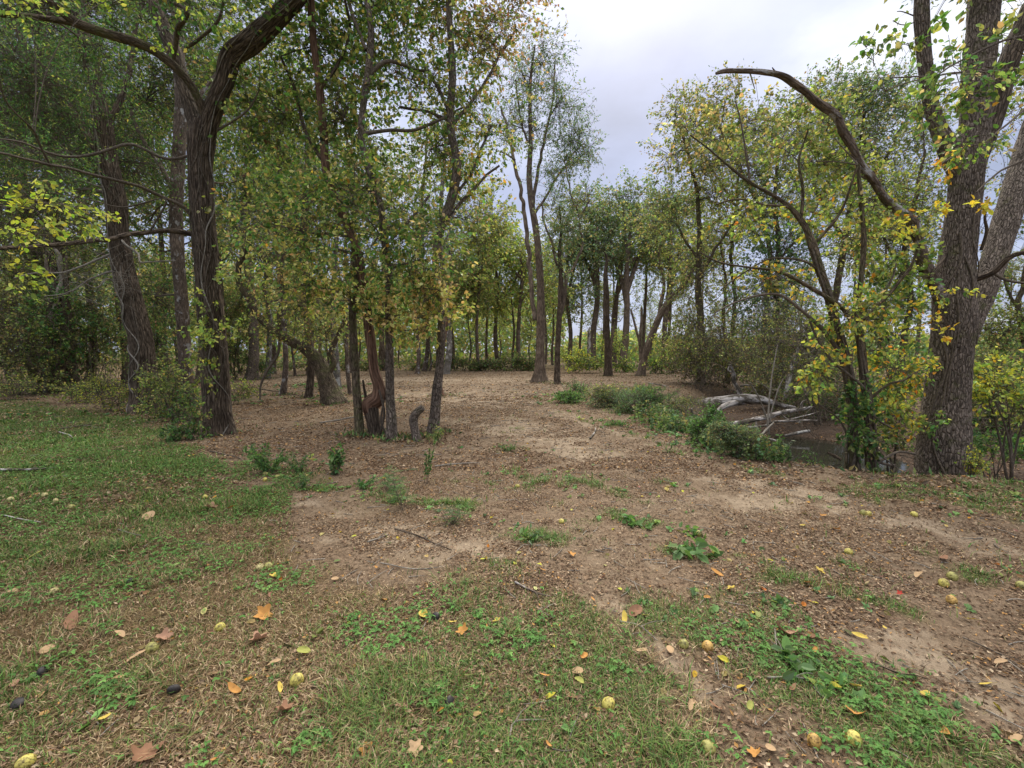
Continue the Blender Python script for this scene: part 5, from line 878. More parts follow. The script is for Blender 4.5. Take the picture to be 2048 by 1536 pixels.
SPOT = [  # kind, px, Y, scale
 (0, -260, 19, 1), (1, -120, 24, 1), (3, 20, 27, 1), (0, 70, 21, .9), (1, 180, 25, 1), (0, 250, 20, .85), (3, 330, 27, 1.1), (1, 400, 23, .95), (0, 455, 31, 1), (3, 545, 33, 1.1), (1, 620, 30, 1), (3, 700, 34, 1.05), (1, 770, 38, 1), (3, 835, 33, .9), (2, 905, 43, 1.1), (2, 975, 48, 1.1), (2, 1025, 46, .9), (2, 760, 44, 1), (2, 640, 45, 1), (2, 1105, 55, 1), (3, 1090, 60, 1.1), (3, 1160, 62, 1.1), (2, 1205, 60, .9),
 (1, 1290, 55, 1.0), (1, 1340, 50, 1), (3, 1225, 58, 1.15), (3, 1400, 46, .95), (2, 1300, 62, .8), (2, 1440, 52, .6), (3, 1700, 34, .75), (3, 1760, 32, .8), (1, 1830, 38, .8), (3, 1600, 40, .6), (4, 1480, 40, .7), (3, 2010, 30, .55), (4, 2100, 26, .9), (4, 1560, 34, .8), (4, 1930, 28, .9), (4, 940, 39, .9), (4, 860, 37, .8), (4, 1060, 44, .9), (4, 1000, 52, 1), (4, 590, 29, .8), (4, 430, 27, .9), (4, 510, 30, .8), (4, 280, 22, .9), (4, 150, 22, .9), (4, 20, 20, .9), (4, 1360, 44, .8), (4, 720, 42, .9), (4, 800, 43, .9), (4, 655, 36, .8), (4, 350, 24, 1), (4, 480, 33, 1), (4, 545, 36, 1.1), (4, 615, 38, 1.1), (4, 690, 40, 1)]
ORD = ['first', 'second', 'third', 'fourth', 'fifth', 'sixth', 'seventh', 'eighth', 'ninth', 'tenth', 'eleventh', 'twelfth', 'thirteenth', 'fourteenth', 'fifteenth', 'sixteenth', 'seventeenth', 'eighteenth', 'nineteenth', 'twentieth', 'twenty first', 'twenty second', 'twenty third', 'twenty fourth', 'twenty fifth', 'twenty sixth', 'twenty seventh', 'twenty eighth']
proto = {}; cnt = {}
for k, px, Y, sc in sorted(SPOT, key=lambda q: (q[0], q[1])):
    cnt[k] = cnt.get(k, 0) + 1; kn = KINDS[k]; x = (px - 1024) / F * Y; loc = (x, Y, gz(x, Y)); lb = (f'small background sapling behind the clearing, {ORD[cnt[k] - 1]} sapling from the left' if k == 4 else f'{kn[0]} crowned tree in the background wood, {ORD[cnt[k] - 1]} of its colour from the left')
    if k not in proto:
        proto[k] = gen_tree(loc, kn[1], kn[2], kn[3], int(kn[4] * .72), kn[5] * .88, kn[6], k * 5 + 1, 'background_sapling' if k == 4 else 'background_tree', .2 if k in (2, 4) else .32); o_ = proto[k]; o_['label'] = lb; o_['group'] = 'saplings behind the clearing' if k == 4 else 'trees of the background wood'; o_.scale = (sc,) * 3
    else: copy_tree(proto[k], loc, rng.uniform(0, 6.28), sc * rng.uniform(.93, 1.07), lb)
# far wood: reads as one mass beyond the trees one can tell apart
def far_wood():
    mb = MB(); nn = 120000; a = np.radians(rng.uniform(-75, 75, nn)); u = rng.uniform(size=nn)
    rad = 68 + 60 * u + 10 * np.sin(a * 7); px = 1024 + F * np.tan(np.clip(a, -1.2, 1.2)); top = np.where(px > 1380, 2.5 + 2.5 * fbm(a * 9, 0, 0, 5, 3), 8 + 9 * fbm(a * 7, 0, 0, 6, 3)); top = np.where((px > 1130) & (px < 1380), 3 + 4 * fbm(a * 9, 0, 0, 5, 3), top); top = np.where(px < 1000, top + 4, top)
    x, y = rad * np.sin(a), rad * np.cos(a); z = rng.uniform(0, 1, nn) ** .8 * top * (.6 + .6 * fbm(a * 60, rad * .1, 0, 8, 2)) * np.where(px > 1380, 1, rad / 90)
    cl = fbm(x * .12, y * .12, z * .2, 9, 2)[:, None]; c = colours({'olive': 3, 'ygreen': .9, 'grey': 1.2, 'brush': .6}, nn, .2) * (.75 + .6 * cl)
    leaves(mb, np.stack([x, y, z], -1), .82, None, 'd', 0, c=np.clip(c, .01, .8)); tag(mb.build('distant_woodland', M['leaf']), kind='stuff')
far_wood()

# ---- young plants standing in the clearing: each a thing with stem and leaves
def sapling(name, label, cat, base, hpx, wpx, nstem, nleaf, pal, size, shape='o', compound=0, lean=0.0):
    b = G(*base); o_ = empty(name, tuple(b), label, cat); H = 1.08 * hpx * b[1] / F; W = 1.25 * wpx * b[1] / F; nleaf = int(nleaf * 1.8); size = size * (1.35 if compound else 1.12 if size < .07 else .85); ms, ml = MB(), MB()
    P0 = np.repeat(b[None], nstem, 0) + rng.normal(0, .012, (nstem, 3)) * A(1, 1, 0) - A(0, 0, .02); a = rng.uniform(0, 6.28, nstem); q = rng.uniform(.25, 1, nstem) * W * (nstem > 1) + .02
    E = P0 + np.stack([np.cos(a) * q + lean * H, np.sin(a) * q, H * rng.uniform(.6, 1.05, nstem)], -1); Mi = (P0 + E) / 2 + A(0, 0, .12 * H) * (nstem > 1) + rng.normal(0, .03, (nstem, 3)) * H
    beziers(ms, P0, Mi, E, .0035, .0015, 6, 5, 0); k = rng.integers(0, nstem, nleaf); t = rng.uniform(.18, 1.0, (nleaf, 1)); Q = P0[k] * (1 - t) ** 2 + 2 * Mi[k] * t * (1 - t) + E[k] * t ** 2
    if compound:       # feather leaves: a stalk with paired leaflets
        D = rng.normal(size=(nleaf, 3)); D[:, 2] = rng.uniform(-.1, .6, nleaf); D = nrm(D); Ls = W * rng.uniform(.5, 1.0, (nleaf, 1)); T_ = Q + D * Ls - A(0, 0, .12) * Ls; beziers(ms, Q, Q + D * Ls * .55 + A(0, 0, .05) * Ls, T_, .0015, .0008, 4, 3, 0)
        S = nrm(np.cross(D, A(0, 0, 1) + 0 * D)); c0 = colours(pal, nleaf, .12)
        for j in range(compound):
            f = (j + 1.5) / (compound + 1)
            for sg in (-1, 1): P = Q * (1 - f) ** 2 + 2 * (Q + D * Ls * .55 + A(0, 0, .05) * Ls) * f * (1 - f) + T_ * f * f; leaves(ml, P, size, None, shape, 0, D=nrm(S * sg + D * .35), up=3.0, c=c0)
    else:
        D = rng.normal(size=(nleaf, 3)); D[:, 2] -= .25; leaves(ml, Q + rng.normal(0, .2, (nleaf, 3)) * size, size, pal, shape, 0, D=D, up=1.6, jit=.15)
    ms.build('stem', M['twig'], o_, b); ml.build('foliage', M['leaf'], o_, b); return o_
for a in [
 ('young_plant', 'bright green leafy plant with tall pointed shoots above the walnuts by the lawn edge', 'plant', (535, 946), 62, 42, 14, 300, {'weed': 3}, .055, 'n', 0), ('young_plant', 'darker bushy plant just right of the bright shoots by the lawn edge', 'plant', (598, 944), 38, 26, 12, 220, {'weed': 2, 'dark': 1}, .035, 'n', 0),
 ('young_sapling', 'dark broad leaved sapling in the dirt in front of the three close trunks', 'sapling', (672, 950), 62, 22, 6, 95, {'dark': 1, 'weed': 2}, .075, 'o', 0), ('young_plant', 'small dark weed below the bright leafy plant at the lawn edge', 'plant', (602, 978), 30, 20, 10, 130, {'weed': 2, 'dark': 1}, .03, 'n', 0),
 ('feathery_sapling', 'feathery leaved seedling fanning left with a pale tip', 'sapling', (775, 980), 44, 34, 5, 16, {'weed': 3}, .022, 'n', 9), ('feathery_sapling', 'dark feathery leaved seedling nearest the lawn', 'sapling', (803, 1020), 62, 30, 4, 18, {'dark': 2, 'weed': 2}, .02, 'n', 9),
 ('vine_sprout', 'thin upright stem wrapped in small dark leaves in front of the crooked stump', 'plant', (850, 968), 96, 8, 3, 150, {'dark': 2, 'weed': 1}, .024, 'o', 0, .08), ('feathery_sapling', 'low spreading feathery weed on the dirt, nearest the camera of the feathery ones', 'plant', (905, 1050), 36, 32, 8, 26, {'weed': 2, 'dark': 1}, .014, 'n', 9),
 ('dock_plant', 'rosette of long green leaves in the middle of the dirt', 'plant', (1056, 1080), 22, 26, 9, 26, {'weed': 3}, .10, 'n', 0), ('dock_plant', 'flat green rosette on the dirt right of the middle rosette', 'plant', (1272, 1050), 14, 24, 8, 26, {'weed': 3}, .08, 'o', 0),
 ('dock_plant', 'large sprawling green leafed rosette on the right part of the dirt', 'plant', (1392, 1108), 20, 42, 10, 34, {'weed': 3}, .11, 'o', 0), ('dock_plant', 'small rosette just behind the large sprawling one', 'plant', (1386, 1070), 14, 26, 8, 24, {'weed': 3}, .07, 'o', 0),
 ('young_plant', 'small dark tuft alone on the dirt beyond the seedlings', 'plant', (1017, 903), 20, 18, 9, 90, {'dark': 2, 'weed': 1}, .04, 'n', 0), ('young_plant', 'tiny dark weed on the bare path towards the bank', 'plant', (1336, 908), 26, 8, 5, 40, {'weed': 2, 'dark': 1}, .03, 'n', 0),
 ('young_plant', 'grey green weed clump at the foot of the curving trunk', 'plant', (874, 880), 30, 24, 9, 120, {'olive': 2, 'weed': 1}, .05, 'n', 0), ('young_plant', 'spindly green weed on the lawn side of the seedlings', 'plant', (730, 975), 18, 26, 8, 70, {'dark': 2, 'weed': 2}, .04, 'o', 0),
 ('young_plant', 'low green tuft near the far end of the dirt, before the bank weeds', 'plant', (1240, 850), 12, 26, 10, 130, {'weed': 2, 'dark': 1}, .07, 'n', 0), ('young_plant', 'flat dark green weed on the foreground right among the brown leaves', 'plant', (1555, 1205), 14, 30, 8, 30, {'dark': 2, 'weed': 1}, .04, 'o', 0),
 ('dock_plant', 'broad leaved weed low in the right foreground', 'plant', (1590, 1330), 24, 50, 10, 40, {'weed': 3}, .055, 'o', 0), ('dock_plant', 'pale green lobed weed in the right foreground beside the stick', 'plant', (1655, 1375), 20, 32, 8, 22, {'weed': 2, 'ygreen': 1}, .05, 'o', 0)]: sapling(*a)

# ---- fallen walnuts
m, n, l, o = mat_new('walnut_husk'); M['husk'] = m; g_ = n.new('ShaderNodeTexCoord').outputs['Object']
at_ = n.new('ShaderNodeAttribute'); at_.attribute_name = 'Col'; sp_ = rampn(n, l, tex(n, l, g_, 95, 4, .7), [(.36, (.28, .22, .12)), (.50, (1, 1, 1))]); p = n.new('ShaderNodeBsdfPrincipled'); p.inputs['Roughness'].default_value = .6
big = rampn(n, l, tex(n, l, g_, 24, 3, .6), [(.36, (.45, .42, .40)), (.52, (1, 1, 1))]); l.new(mixc(n, l, 1.0, mixc(n, l, 1.0, at_.outputs['Color'], sp_, 'MULTIPLY'), big, 'MULTIPLY'), p.inputs['Base Color'])
b = n.new('ShaderNodeBump'); b.inputs['Strength'].default_value = .5; b.inputs['Distance'].default_value = .003; l.new(tex(n, l, g_, 130, 3), b.inputs['Height']); l.new(b.outputs[0], p.inputs['Normal']); l.new(p.outputs[0], o.inputs[0])
def ball(colr, r, seed, squash=.92):
    u, v = np.meshgrid(np.linspace(0, 2 * math.pi, 28, endpoint=False), np.linspace(.02, math.pi - .02, 16)); d = np.stack([np.cos(u) * np.sin(v), np.sin(u) * np.sin(v), np.cos(v) * squash], -1); d = d * (r * (1 + .10 * (fbm(d[..., 0] * 3 + seed, d[..., 1] * 3, d[..., 2] * 3, 5, 3) - .5)))[..., None]
    i = np.arange(15)[:, None] * 28; j = np.arange(28)[None]; f = np.stack([i + j, i + 28 + j, i + 28 + (j + 1) % 28, i + (j + 1) % 28], -1).reshape(-1, 4); mb = MB(); mb.add(d.reshape(-1, 3), f, 0, A(*colr), None, True); return mb
WAL = [(440, 1260, 0, 'yellow walnut left of the centre of the foreground grass, beside an orange lobed leaf'), (304, 1303, 1, 'olive walnut touching a tan leaf in the left foreground'), (594, 1367, 0, 'yellow walnut below the yellow leaf with a long stem'), (520, 1139, 2, 'pale half rotten walnut, left one of a touching pair'), (537, 1137, 1, 'walnut on the right of a touching pair in the grass'),
 (530, 962, 0, 'yellow walnut in front of two greener ones under the bright leafy plant'), (531, 951, 1, 'greenish walnut behind the yellow one under the bright leafy plant'), (555, 956, 1, 'greenish walnut lying right of two others under the bright leafy plant'), (112, 1004, 2, 'walnut in a small heap on the left lawn, rightmost'), (90, 993, 2, 'walnut in a small heap on the left lawn, topmost'), (143, 1018, 1, 'dark green walnut right below the heap on the left lawn'), (22, 1002, 2, 'walnut near the left edge on the lawn'), (109, 1188, 2, 'pale walnut at the edge of a clover patch'), (410, 997, 0, 'single yellow walnut on the green lawn'),
 (1217, 1415, 0, 'yellow walnut low in the middle foreground'), (1367, 1294, 1, 'olive walnut on the bare strip in the right foreground'), (1415, 1299, 3, 'orange brown walnut right of the olive one'), (1416, 1505, 1, 'big olive walnut at the bottom of the picture right of centre'), (1628, 1490, 3, 'big ochre walnut in the weeds at the bottom right'), (1706, 1485, 0, 'yellow walnut partly hidden by a brown leaf at the bottom right'), (52, 1533, 0, 'yellow walnut cut by the bottom left edge'),
 (1697, 1107, 0, 'yellow walnut alone on the dark dirt right of centre'), (1726, 1029, 1, 'walnut on the far dirt, left of a pair'), (1736, 1031, 0, 'walnut on the far dirt, right of a pair'), (1828, 1032, 0, 'single walnut on the far dirt below the huge trunk'), (1904, 1158, 1, 'green walnut on the dirt at the right, upper of two'), (1887, 1171, 0, 'yellow walnut on the dirt at the right, lower of two'), (1903, 1205, 3, 'orange rotten walnut below the two at the right'), (2043, 1176, 1, 'walnut cut by the right edge'), (1123, 1046, 0, 'yellow walnut right of the middle rosette'), (1035, 975, 0, 'small yellow walnut in the middle of the dirt track'), (1430, 1108, 0, 'walnut beside the large sprawling rosette'), (1398, 1071, 1, 'walnut in the small rosette'),
 (85, 1350, 4, 'black rotten walnut in the left foreground'), (36, 1414, 4, 'black rotten walnut by the left edge'), (261, 1168, 4, 'black rotten walnut above the brown curled leaf'), (348, 1386, 4, 'black rotten walnut in the foreground, lowest of the black ones on the left'), (900, 1410, 4, 'black rotten walnut low in the middle'), (871, 1238, 4, 'black rotten walnut next to a yellow leaf')]
wal = []
for i, (cc, r_) in enumerate((((.52, .45, .10), .029), ((.32, .30, .08), .031), ((.50, .43, .18), .028), ((.50, .31, .08), .029), ((.025, .02, .016), .024))):
    o_ = ball(cc, r_, i * 3.3).build('walnut', M['husk']); wal.append(o_)
used = set()
for px, py, k, lb in WAL:
    if k in used: o_ = wal[k].copy(); col.objects.link(o_)
    else: o_ = wal[k]; used.add(k)
    p_ = G(px, py); p_[2] = gz(p_[0], p_[1]) + .015; o_.location = tuple(p_); sc = rng.uniform(.85, 1.08); o_.scale = (sc * rng.uniform(1, 1.12), sc, sc * (.75 if k == 4 else 1)); o_.rotation_euler = tuple(rng.uniform(-3, 3, 3)); tag(o_, lb, 'walnut', 'walnuts fallen on the ground')

# ---- big fallen leaves one can point to
def leaf_mesh(kind, colr, seed):
    r_ = np.random.default_rng(seed); nth, nr = 30, 4; th = np.linspace(0, 2 * math.pi, nth, endpoint=False)
    if kind == 'lobed': rad = .52 + .36 * np.abs(np.cos(2.5 * (th))) ** 1.6 + .10 * np.abs(np.sin(7 * th)); rad = rad * (1 - .25 * (np.abs(th - math.pi) < .5)); wy = 1.0
    elif kind == 'oval': rad = 1 - .05 * np.cos(2 * th); wy = .6
    else: rad = .95 + .08 * np.sin(3 * th); wy = .38
    fr = np.linspace(1 / nr, 1, nr)[:, None]; X = fr * rad * np.cos(th); Yc = fr * rad * np.sin(th) * wy; cu = r_.uniform(.15, .55); Z = cu * Yc ** 2 * 1.6 + .25 * r_.uniform(-.4, 1) * X ** 2 + .10 * (fbm(X * 3 + seed, Yc * 3, 0, seed, 2) - .5)
    v = np.vstack([A(0, 0, 0)[None], np.stack([X, Yc, Z], -1).reshape(-1, 3)]) * .5; f3 = np.stack([np.zeros(nth, int), 1 + np.arange(nth), 1 + (np.arange(nth) + 1) % nth], -1); i = 1 + np.arange(nr - 1)[:, None] * nth; j = np.arange(nth)[None]; j2 = (j + 1) % nth
    f4 = np.stack([i + j, i + nth + j, i + nth + j2, i + j2], -1).reshape(-1, 4); vein = .82 + .3 * fbm(v[:, 0] * 9 + seed, v[:, 1] * 9, 0, 3, 2); c = np.clip(np.array(colr)[None] * vein[:, None], 0, 1); mb = MB(); mb.add(v, f4, 0, c, None, True); mb.add(v, f3, 0, c, None, True)
    s0, s1 = A(-.5 * rad[15], 0, 0) * .9, A(-.5 * rad[15] - .3, .05, .03); tube(mb, np.array([s0, (s0 + s1) / 2 + A(0, .02, 0), s1]), A(.012, .010, .008), 4, c=np.array(colr) * .8, step=.1); return mb
LC = {'tan': (.46, .31, .17), 'pinkish brown': (.38, .22, .14), 'orange': (.50, .25, .07), 'yellow': (.56, .42, .09), 'brown': (.26, .14, .08), 'yellow green': (.34, .35, .09), 'red': (.42, .06, .04)}
FL = [(298, 1035, 'tan', 'oval', 30, 'on the green lawn'), (422, 1019, 'pinkish brown', 'lobed', 24, 'on the lawn towards the forked tree'), (464, 1019, 'orange', 'oval', 14, 'at the lawn edge below the bright leafy plant'), (526, 1235, 'orange', 'lobed', 36, 'above the pink brown leaf in the foreground'), (518, 1285, 'pinkish brown', 'lobed', 36, 'right of the yellow walnut'), (143, 1252, 'brown', 'curled', 52, 'in the left foreground, largest there'), (328, 1283, 'pinkish brown', 'lobed', 30, 'touching the olive walnut'), (270, 1321, 'tan', 'curled', 34, 'just left of the olive walnut'), (95, 1306, 'tan', 'oval', 26, 'near the left edge of the foreground'), (469, 1386, 'orange', 'curled', 32, 'left of the lower yellow walnut'), (569, 1428, 'brown', 'lobed', 34, 'under the lower yellow walnut'), (491, 1408, 'brown', 'curled', 26, 'beside the curled orange leaf'),
 (560, 1384, 'yellow', 'curled', 24, 'just left of the lower yellow walnut'), (30, 1375, 'pinkish brown', 'oval', 20, 'at the left edge'), (67, 1117, 'yellow green', 'curled', 34, 'on the left lawn'), (547, 1158, 'yellow', 'lobed', 18, 'below the touching pair of walnuts'), (547, 1082, 'orange', 'curled', 14, 'on the lawn edge left of the sandy patch'), (670, 1163, 'tan', 'oval', 14, 'at the edge of the foreground grass'), (290, 1522, 'brown', 'lobed', 56, 'at the bottom edge, largest of all'), (241, 1274, 'tan', 'curled', 28, 'in the dry grass of the left foreground'), (607, 1310, 'yellow green', 'oval', 26, 'standing in the foreground grass'), (25, 1188, 'tan', 'oval', 18, 'at the left edge near the clover'), (549, 1332, 'tan', 'curled', 26, 'below the pinkish lobed leaf'), (210, 1444, 'yellow', 'curled', 20, 'low in the left foreground'), (429, 1529, 'orange', 'curled', 14, 'at the bottom edge'),
 (847, 1236, 'yellow', 'oval', 24, 'next to a black walnut'), (925, 1268, 'orange', 'lobed', 26, 'in the middle foreground'), (993, 1249, 'yellow', 'lobed', 18, 'in the middle foreground, right of the lobed orange one'), (905, 1251, 'yellow', 'curled', 16, 'just above the orange lobed leaf in the middle'), (1155, 1350, 'tan', 'oval', 24, 'above a yellow green leaf in the middle foreground'), (1159, 1368, 'yellow green', 'curled', 26, 'right under the tan oval leaf'), (1168, 1320, 'orange', 'oval', 18, 'above the tan oval leaf in the middle foreground'), (733, 1509, 'orange', 'lobed', 28, 'at the bottom edge left of the middle'), (831, 1507, 'tan', 'lobed', 34, 'at the bottom edge in the middle'), (1271, 1230, 'brown', 'oval', 32, 'on the bare strip, dark and flat'), (1249, 1243, 'yellow', 'curled', 28, 'on the bare strip beside the dark oval leaf'), (1284, 1308, 'tan', 'curled', 24, 'on the bare strip'), (1324, 1453, 'pinkish brown', 'curled', 26, 'low right of the middle'), (1141, 1113, 'orange', 'lobed', 20, 'on the dirt below the middle rosette'), (1085, 1145, 'orange', 'curled', 14, 'where the grass meets the dirt'), (802, 1420, 'pinkish brown', 'curled', 22, 'in the middle foreground grass'), (1090, 1359, 'orange', 'curled', 20, 'left of the tan oval leaf'), (753, 1140, 'orange', 'curled', 10, 'at the near edge of the sandy patch'), (784, 1165, 'yellow', 'oval', 10, 'below the sandy patch'), (1186, 1205, 'orange', 'curled', 12, 'at the end of the bare strip'), (1097, 1498, 'orange', 'curled', 14, 'at the bottom, right of the middle'),
 (1568, 1270, 'pinkish brown', 'lobed', 40, 'in the right foreground weeds'), (1621, 1281, 'brown', 'oval', 24, 'in the right foreground weeds'), (1628, 1308, 'orange', 'curled', 20, 'under the brown oval leaf'), (1720, 1279, 'yellow', 'curled', 26, 'at the edge of the sandy strip'), (1715, 1435, 'orange', 'lobed', 38, 'in the lower right weeds'), (1849, 1397, 'yellow', 'curled', 34, 'in the lower right'), (1890, 1475, 'orange', 'curled', 40, 'near the bottom right corner'), (1923, 1489, 'pinkish brown', 'lobed', 28, 'near the bottom right corner'), (2032, 1486, 'tan', 'oval', 26, 'at the right edge'), (1510, 1515, 'orange', 'lobed', 28, 'at the bottom edge, bright'), (1541, 1506, 'tan', 'oval', 24, 'beside the bright lobed leaf at the bottom'), (1349, 1520, 'orange', 'curled', 22, 'at the bottom edge left of the big olive walnut'), (1407, 1328, 'tan', 'lobed', 18, 'under the orange brown walnut'), (1340, 1306, 'tan', 'oval', 20, 'left of the olive walnut on the bare strip'), (1463, 1183, 'yellow', 'lobed', 20, 'in the green strip'), (1434, 1151, 'orange', 'curled', 24, 'in the green strip'), (1414, 1201, 'orange', 'oval', 12, 'just below the green strip'),
 (1639, 1147, 'yellow', 'lobed', 20, 'on the dirt beyond the green strip'), (1657, 1176, 'yellow', 'curled', 16, 'in the middle of the green strip'), (1615, 1171, 'orange', 'oval', 14, 'at the left part of the green strip'), (1800, 1193, 'red', 'lobed', 12, 'near the right end of the green strip'), (1671, 1062, 'orange', 'lobed', 18, 'on the far dirt right of centre'), (1887, 1122, 'brown', 'curled', 30, 'on the dirt above the two right walnuts'), (1836, 1154, 'tan', 'curled', 26, 'left of the two right walnuts'), (1769, 1263, 'yellow', 'curled', 16, 'on the sandy strip at the right'), (1383, 1417, 'tan', 'curled', 30, 'on the lower bare strip'), (1430, 1421, 'brown', 'curled', 26, 'right of the lower bare strip'), (1970, 1377, 'yellow', 'curled', 24, 'at the right end of the sandy strip'), (1711, 1381, 'yellow', 'oval', 22, 'beside the lobed weed'), (1939, 1245, 'yellow', 'curled', 20, 'on the dirt near the right edge'), (1648, 1035, 'orange', 'curled', 14, 'on the far dirt under the ivy clad tree'), (1606, 1055, 'yellow', 'curled', 12, 'on the far dirt under the ivy clad tree'), (1585, 1385, 'brown', 'curled', 26, 'below the broad leaved weed'), (1475, 1250, 'tan', 'oval', 18, 'in the right foreground grass'), (1500, 1420, 'yellow green', 'oval', 18, 'in the lower right grass'), (2000, 1330, 'tan', 'curled', 24, 'on the sandy strip at the right edge')]
lp = {}
for i, (px, py, cn, kd, wpx, wh) in enumerate(FL):
    key = (cn, kd)
    if key not in lp: o_ = leaf_mesh(kd, LC[cn], i + 3).build('fallen_leaf', M['dry']); lp[key] = o_
    else: o_ = lp[key].copy(); col.objects.link(o_)
    p_ = G(px, py); p_[2] = gz(p_[0], p_[1]) + .022; o_.location = tuple(p_); s_ = wpx * p_[1] / F * 1.15; o_.scale = (s_, s_, s_); o_.rotation_euler = (rng.uniform(-.45, .45), rng.uniform(-.45, .45), rng.uniform(0, 6.28))
    tag(o_, f'{cn} {kd} fallen leaf {wh}', 'leaf', 'big leaves fallen on the ground')

# ---- sticks on the ground
STK = [((-30, 944), (60, 943), (112, 938), 3.2, 'thick pale stick on the left lawn', 'bone'), ((-10, 1030), (40, 1042), (82, 1049), 1.8, 'thin curved pale stick on the left lawn below the thick one', 'bone'), ((120, 860), (170, 852), (188, 848), 1.5, 'thin dark stick at the back of the lawn', 'twig'), ((236, 1062), (262, 1070), (284, 1074), 1.2, 'thin grey twig on the lawn below the tan leaf', 'paletwig'), ((118, 866), (138, 872), (148, 880), 1.4, 'short pale twig near the back of the lawn', 'bone'),
 ((790, 1062), (850, 1080), (905, 1102), 2.4, 'dark lichen spotted branch on the sandy patch', 'bark_dark'), ((735, 1088), (758, 1080), (775, 1072), 2.0, 'short stick on the sandy patch left of the dark branch', 'paletwig'), ((760, 1130), (830, 1140), (910, 1128), 1.6, 'long thin stick along the near edge of the sandy patch', 'paletwig'), ((1030, 1170), (1070, 1190), (1100, 1198), 3.0, 'mottled stick where the foreground grass meets the dirt', 'bark_thin'), ((1240, 1248), (1280, 1258), (1318, 1290), 2.0, 'forked grey twig on the bare strip', 'paletwig'), ((1020, 1480), (1030, 1450), (1090, 1446), 2.4, 'bent grey twig in the middle foreground grass', 'paletwig'), ((660, 1362), (690, 1366), (725, 1368), 1.8, 'thin grey twig left in the middle foreground', 'paletwig'), ((1105, 1505), (1130, 1510), (1145, 1506), 2.4, 'short pale stick at the bottom edge', 'bone'),
 ((1535, 1362), (1590, 1360), (1640, 1368), 2.6, 'straight stick beside the pale green weed', 'paletwig'), ((1925, 1280), (1990, 1310), (2060, 1350), 2.0, 'long thin dark stick at the right edge', 'twig'), ((1740, 1330), (1800, 1355), (1830, 1368), 3.0, 'dark rotting twig on the near edge of the sandy strip', 'bark_dark'), ((1550, 1265), (1552, 1282), (1556, 1300), 2.4, 'short upright stub next to the pinkish lobed leaf', 'paletwig'), ((640, 848), (720, 836), (800, 838), 1.8, 'long thin stick on the dirt behind the three close trunks', 'paletwig'), ((455, 776), (540, 782), (640, 800), 1.4, 'long fallen branch under the leaning mossy tree', 'twig'), ((1180, 880), (1190, 866), (1192, 858), 2.0, 'small pale stick on the dirt before the bank weeds', 'bone'), ((870, 935), (920, 930), (960, 928), 1.6, 'straight thin stick right of the crooked stump', 'paletwig'), ((420, 905), (470, 915), (500, 935), 1.6, 'dark twig at the foot of the lawn bank', 'twig')]
for a, b_, c_, r_, lb, mt in STK:
    P = np.array([G(*a), G(*b_), G(*c_)]); R = r_ * P[:, 1] / F * A(1, .85, .5) * .8; P[:, 2] += R + .012; mb = MB(); tube(mb, P, R, 7, 0, int(a[0]) % 31, .25, wob=.03, step=.03)
    if r_ > 1.9: q = P[1]; E = q + nrm(P[2] - P[0]) * .10 + A(*rng.normal(0, .05, 2), .02); tube(mb, np.array([q, (q + E) / 2 + A(0, 0, .01), E]), R * .55, 5, 0, 3, .2, step=.03)
    o_ = mb.build('stick', M[mt], loc=P[1]); tag(o_, lb, 'stick', 'sticks lying on the ground')

# ---- tangles of bare brush over the creek
def brush_pile(label, px, py, Y, rx, ry, n_, mat='twig', rad=.006):
    c = at(px, py, Y); o_ = empty('brush_pile', tuple(c), label, 'brush'); R = A(rx * Y / F, rx * .6 * Y / F, ry * Y / F); mb = MB(); P0 = c + rng.uniform(-1, 1, (n_, 3)) * R; D = rng.normal(size=(n_, 3)) * A(1, .7, .45); P2 = P0 + nrm(D) * rng.uniform(.3, 1.1, (n_, 1)) * R[0]
    Mi = (P0 + P2) / 2 + rng.normal(0, .12, (n_, 3)) * R[0]; r_ = rad * rng.uniform(.5, 1.6, n_); beziers(mb, P0, Mi, P2, r_, r_ * .4, 5, 4); k = rng.integers(0, n_, n_ * 2); t_ = rng.uniform(.3, .9, (n_ * 2, 1)); Q = P0[k] * (1 - t_) ** 2 + 2 * Mi[k] * t_ * (1 - t_) + P2[k] * t_ ** 2
    E = Q + rng.normal(0, .3, (n_ * 2, 3)) * R[0]; beziers(mb, Q, (Q + E) / 2, E, r_[k] * .5, r_[k] * .25, 2, 3); mb.build('branches_tangle', M[mat], o_, c)
brush_pile('tangle of brown twigs on the mud beyond the slanting logs', 1620, 845, 13.2, 70, 20, 90); brush_pile('tangle of pale twigs around the root end of the thick white log', 1395, 815, 14.2, 45, 22, 60, 'paletwig'); brush_pile('dark brushwood heaped in the hollow above the white logs', 1440, 762, 20, 70, 22, 110)
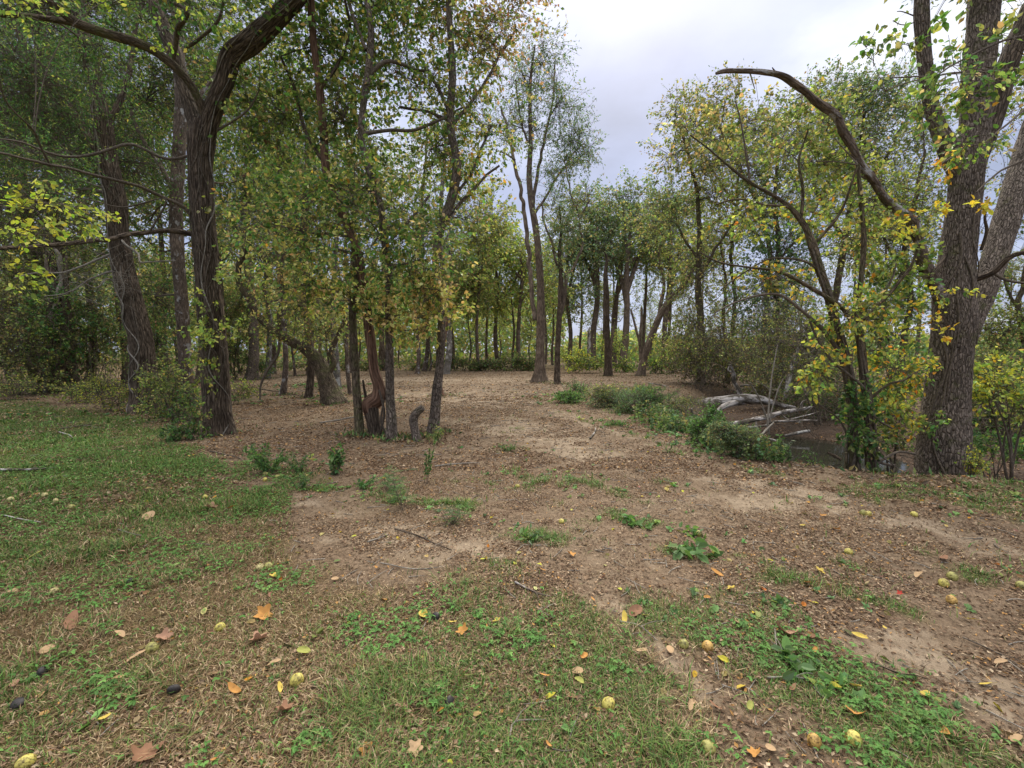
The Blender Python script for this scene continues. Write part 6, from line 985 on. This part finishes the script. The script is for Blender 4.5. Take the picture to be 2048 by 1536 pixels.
brush_pile('brushwood hanging from the ivy clad tree towards the water', 1650, 790, 11, 60, 60, 70); brush_pile('bare twigs among the vines at the foot of the vine choked trunk', 75, 720, 17.5, 60, 50, 110, 'paletwig', .009); brush_pile('bare pale twigs hanging off the leaning furrowed trunk', 190, 560, 10.5, 70, 50, 70, 'paletwig', .004)

brush_pile('pale dead twigs hanging between the ivy clad tree and the white logs', 1600, 700, 9.5, 60, 90, 60, 'paletwig', .0035); brush_pile('orange brown brushwood between the ivy clad tree and the huge trunk', 1775, 860, 8.2, 60, 55, 80); brush_pile('twiggy brush right of the huge trunk', 1995, 850, 9.5, 60, 50, 70)

# ---- leaves and small weeds gathered round the trunk bases
def drift_layer():
    mb = MB(); Ps = []; Gs = []
    for o_ in list(bpy.data.objects):
        if o_.parent is None and o_.get('category') in ('tree', 'dead tree', 'stump') and o_.location.y < 32 and abs(o_.location.x) < o_.location.y * 1.3:
            big = .42 if o_.location.y < 7 else .12 + .012 * o_.location.y; k = 260
            a = rng.uniform(0, 6.28, k); d = big * (.7 + np.abs(rng.normal(0, .9, k))); x, y = o_.location.x + d * np.cos(a), o_.location.y + d * np.sin(a); P = np.stack([x, y, height(x, y) + rng.uniform(.004, .03, k)], -1); Ps.append(P[:190]); Gs.append(P[190:])
    P = np.concatenate(Ps); n_ = len(P); a = rng.uniform(0, 6.28, n_); D = np.stack([np.cos(a), np.sin(a), .4 * rng.normal(size=n_)], -1); leaves(mb, P, .05, None, 'o', 0, D=D, up=1.4, c=LIT[rng.choice(8, n_)] * .8)
    P = np.concatenate(Gs); n_ = len(P); D = rng.normal(size=(n_, 3)); D[:, 2] = np.abs(D[:, 2]) + .6; leaves(mb, P, .10, None, 'n', 0, D=D, up=.3, c=colours({'olive': 2, 'weed': 2, 'brush': 2}, n_) * .8)
    tag(mb.build('leaf_drifts', M['dry']), kind='stuff')
drift_layer()

brush_pile('hazy tangle of fine twigs over the creek left of the ivy clad tree', 1580, 640, 13, 90, 90, 150, 'twig', .005); brush_pile('fine twigs over the bank above the thick white log', 1430, 690, 17, 80, 60, 110, 'twig', .006)
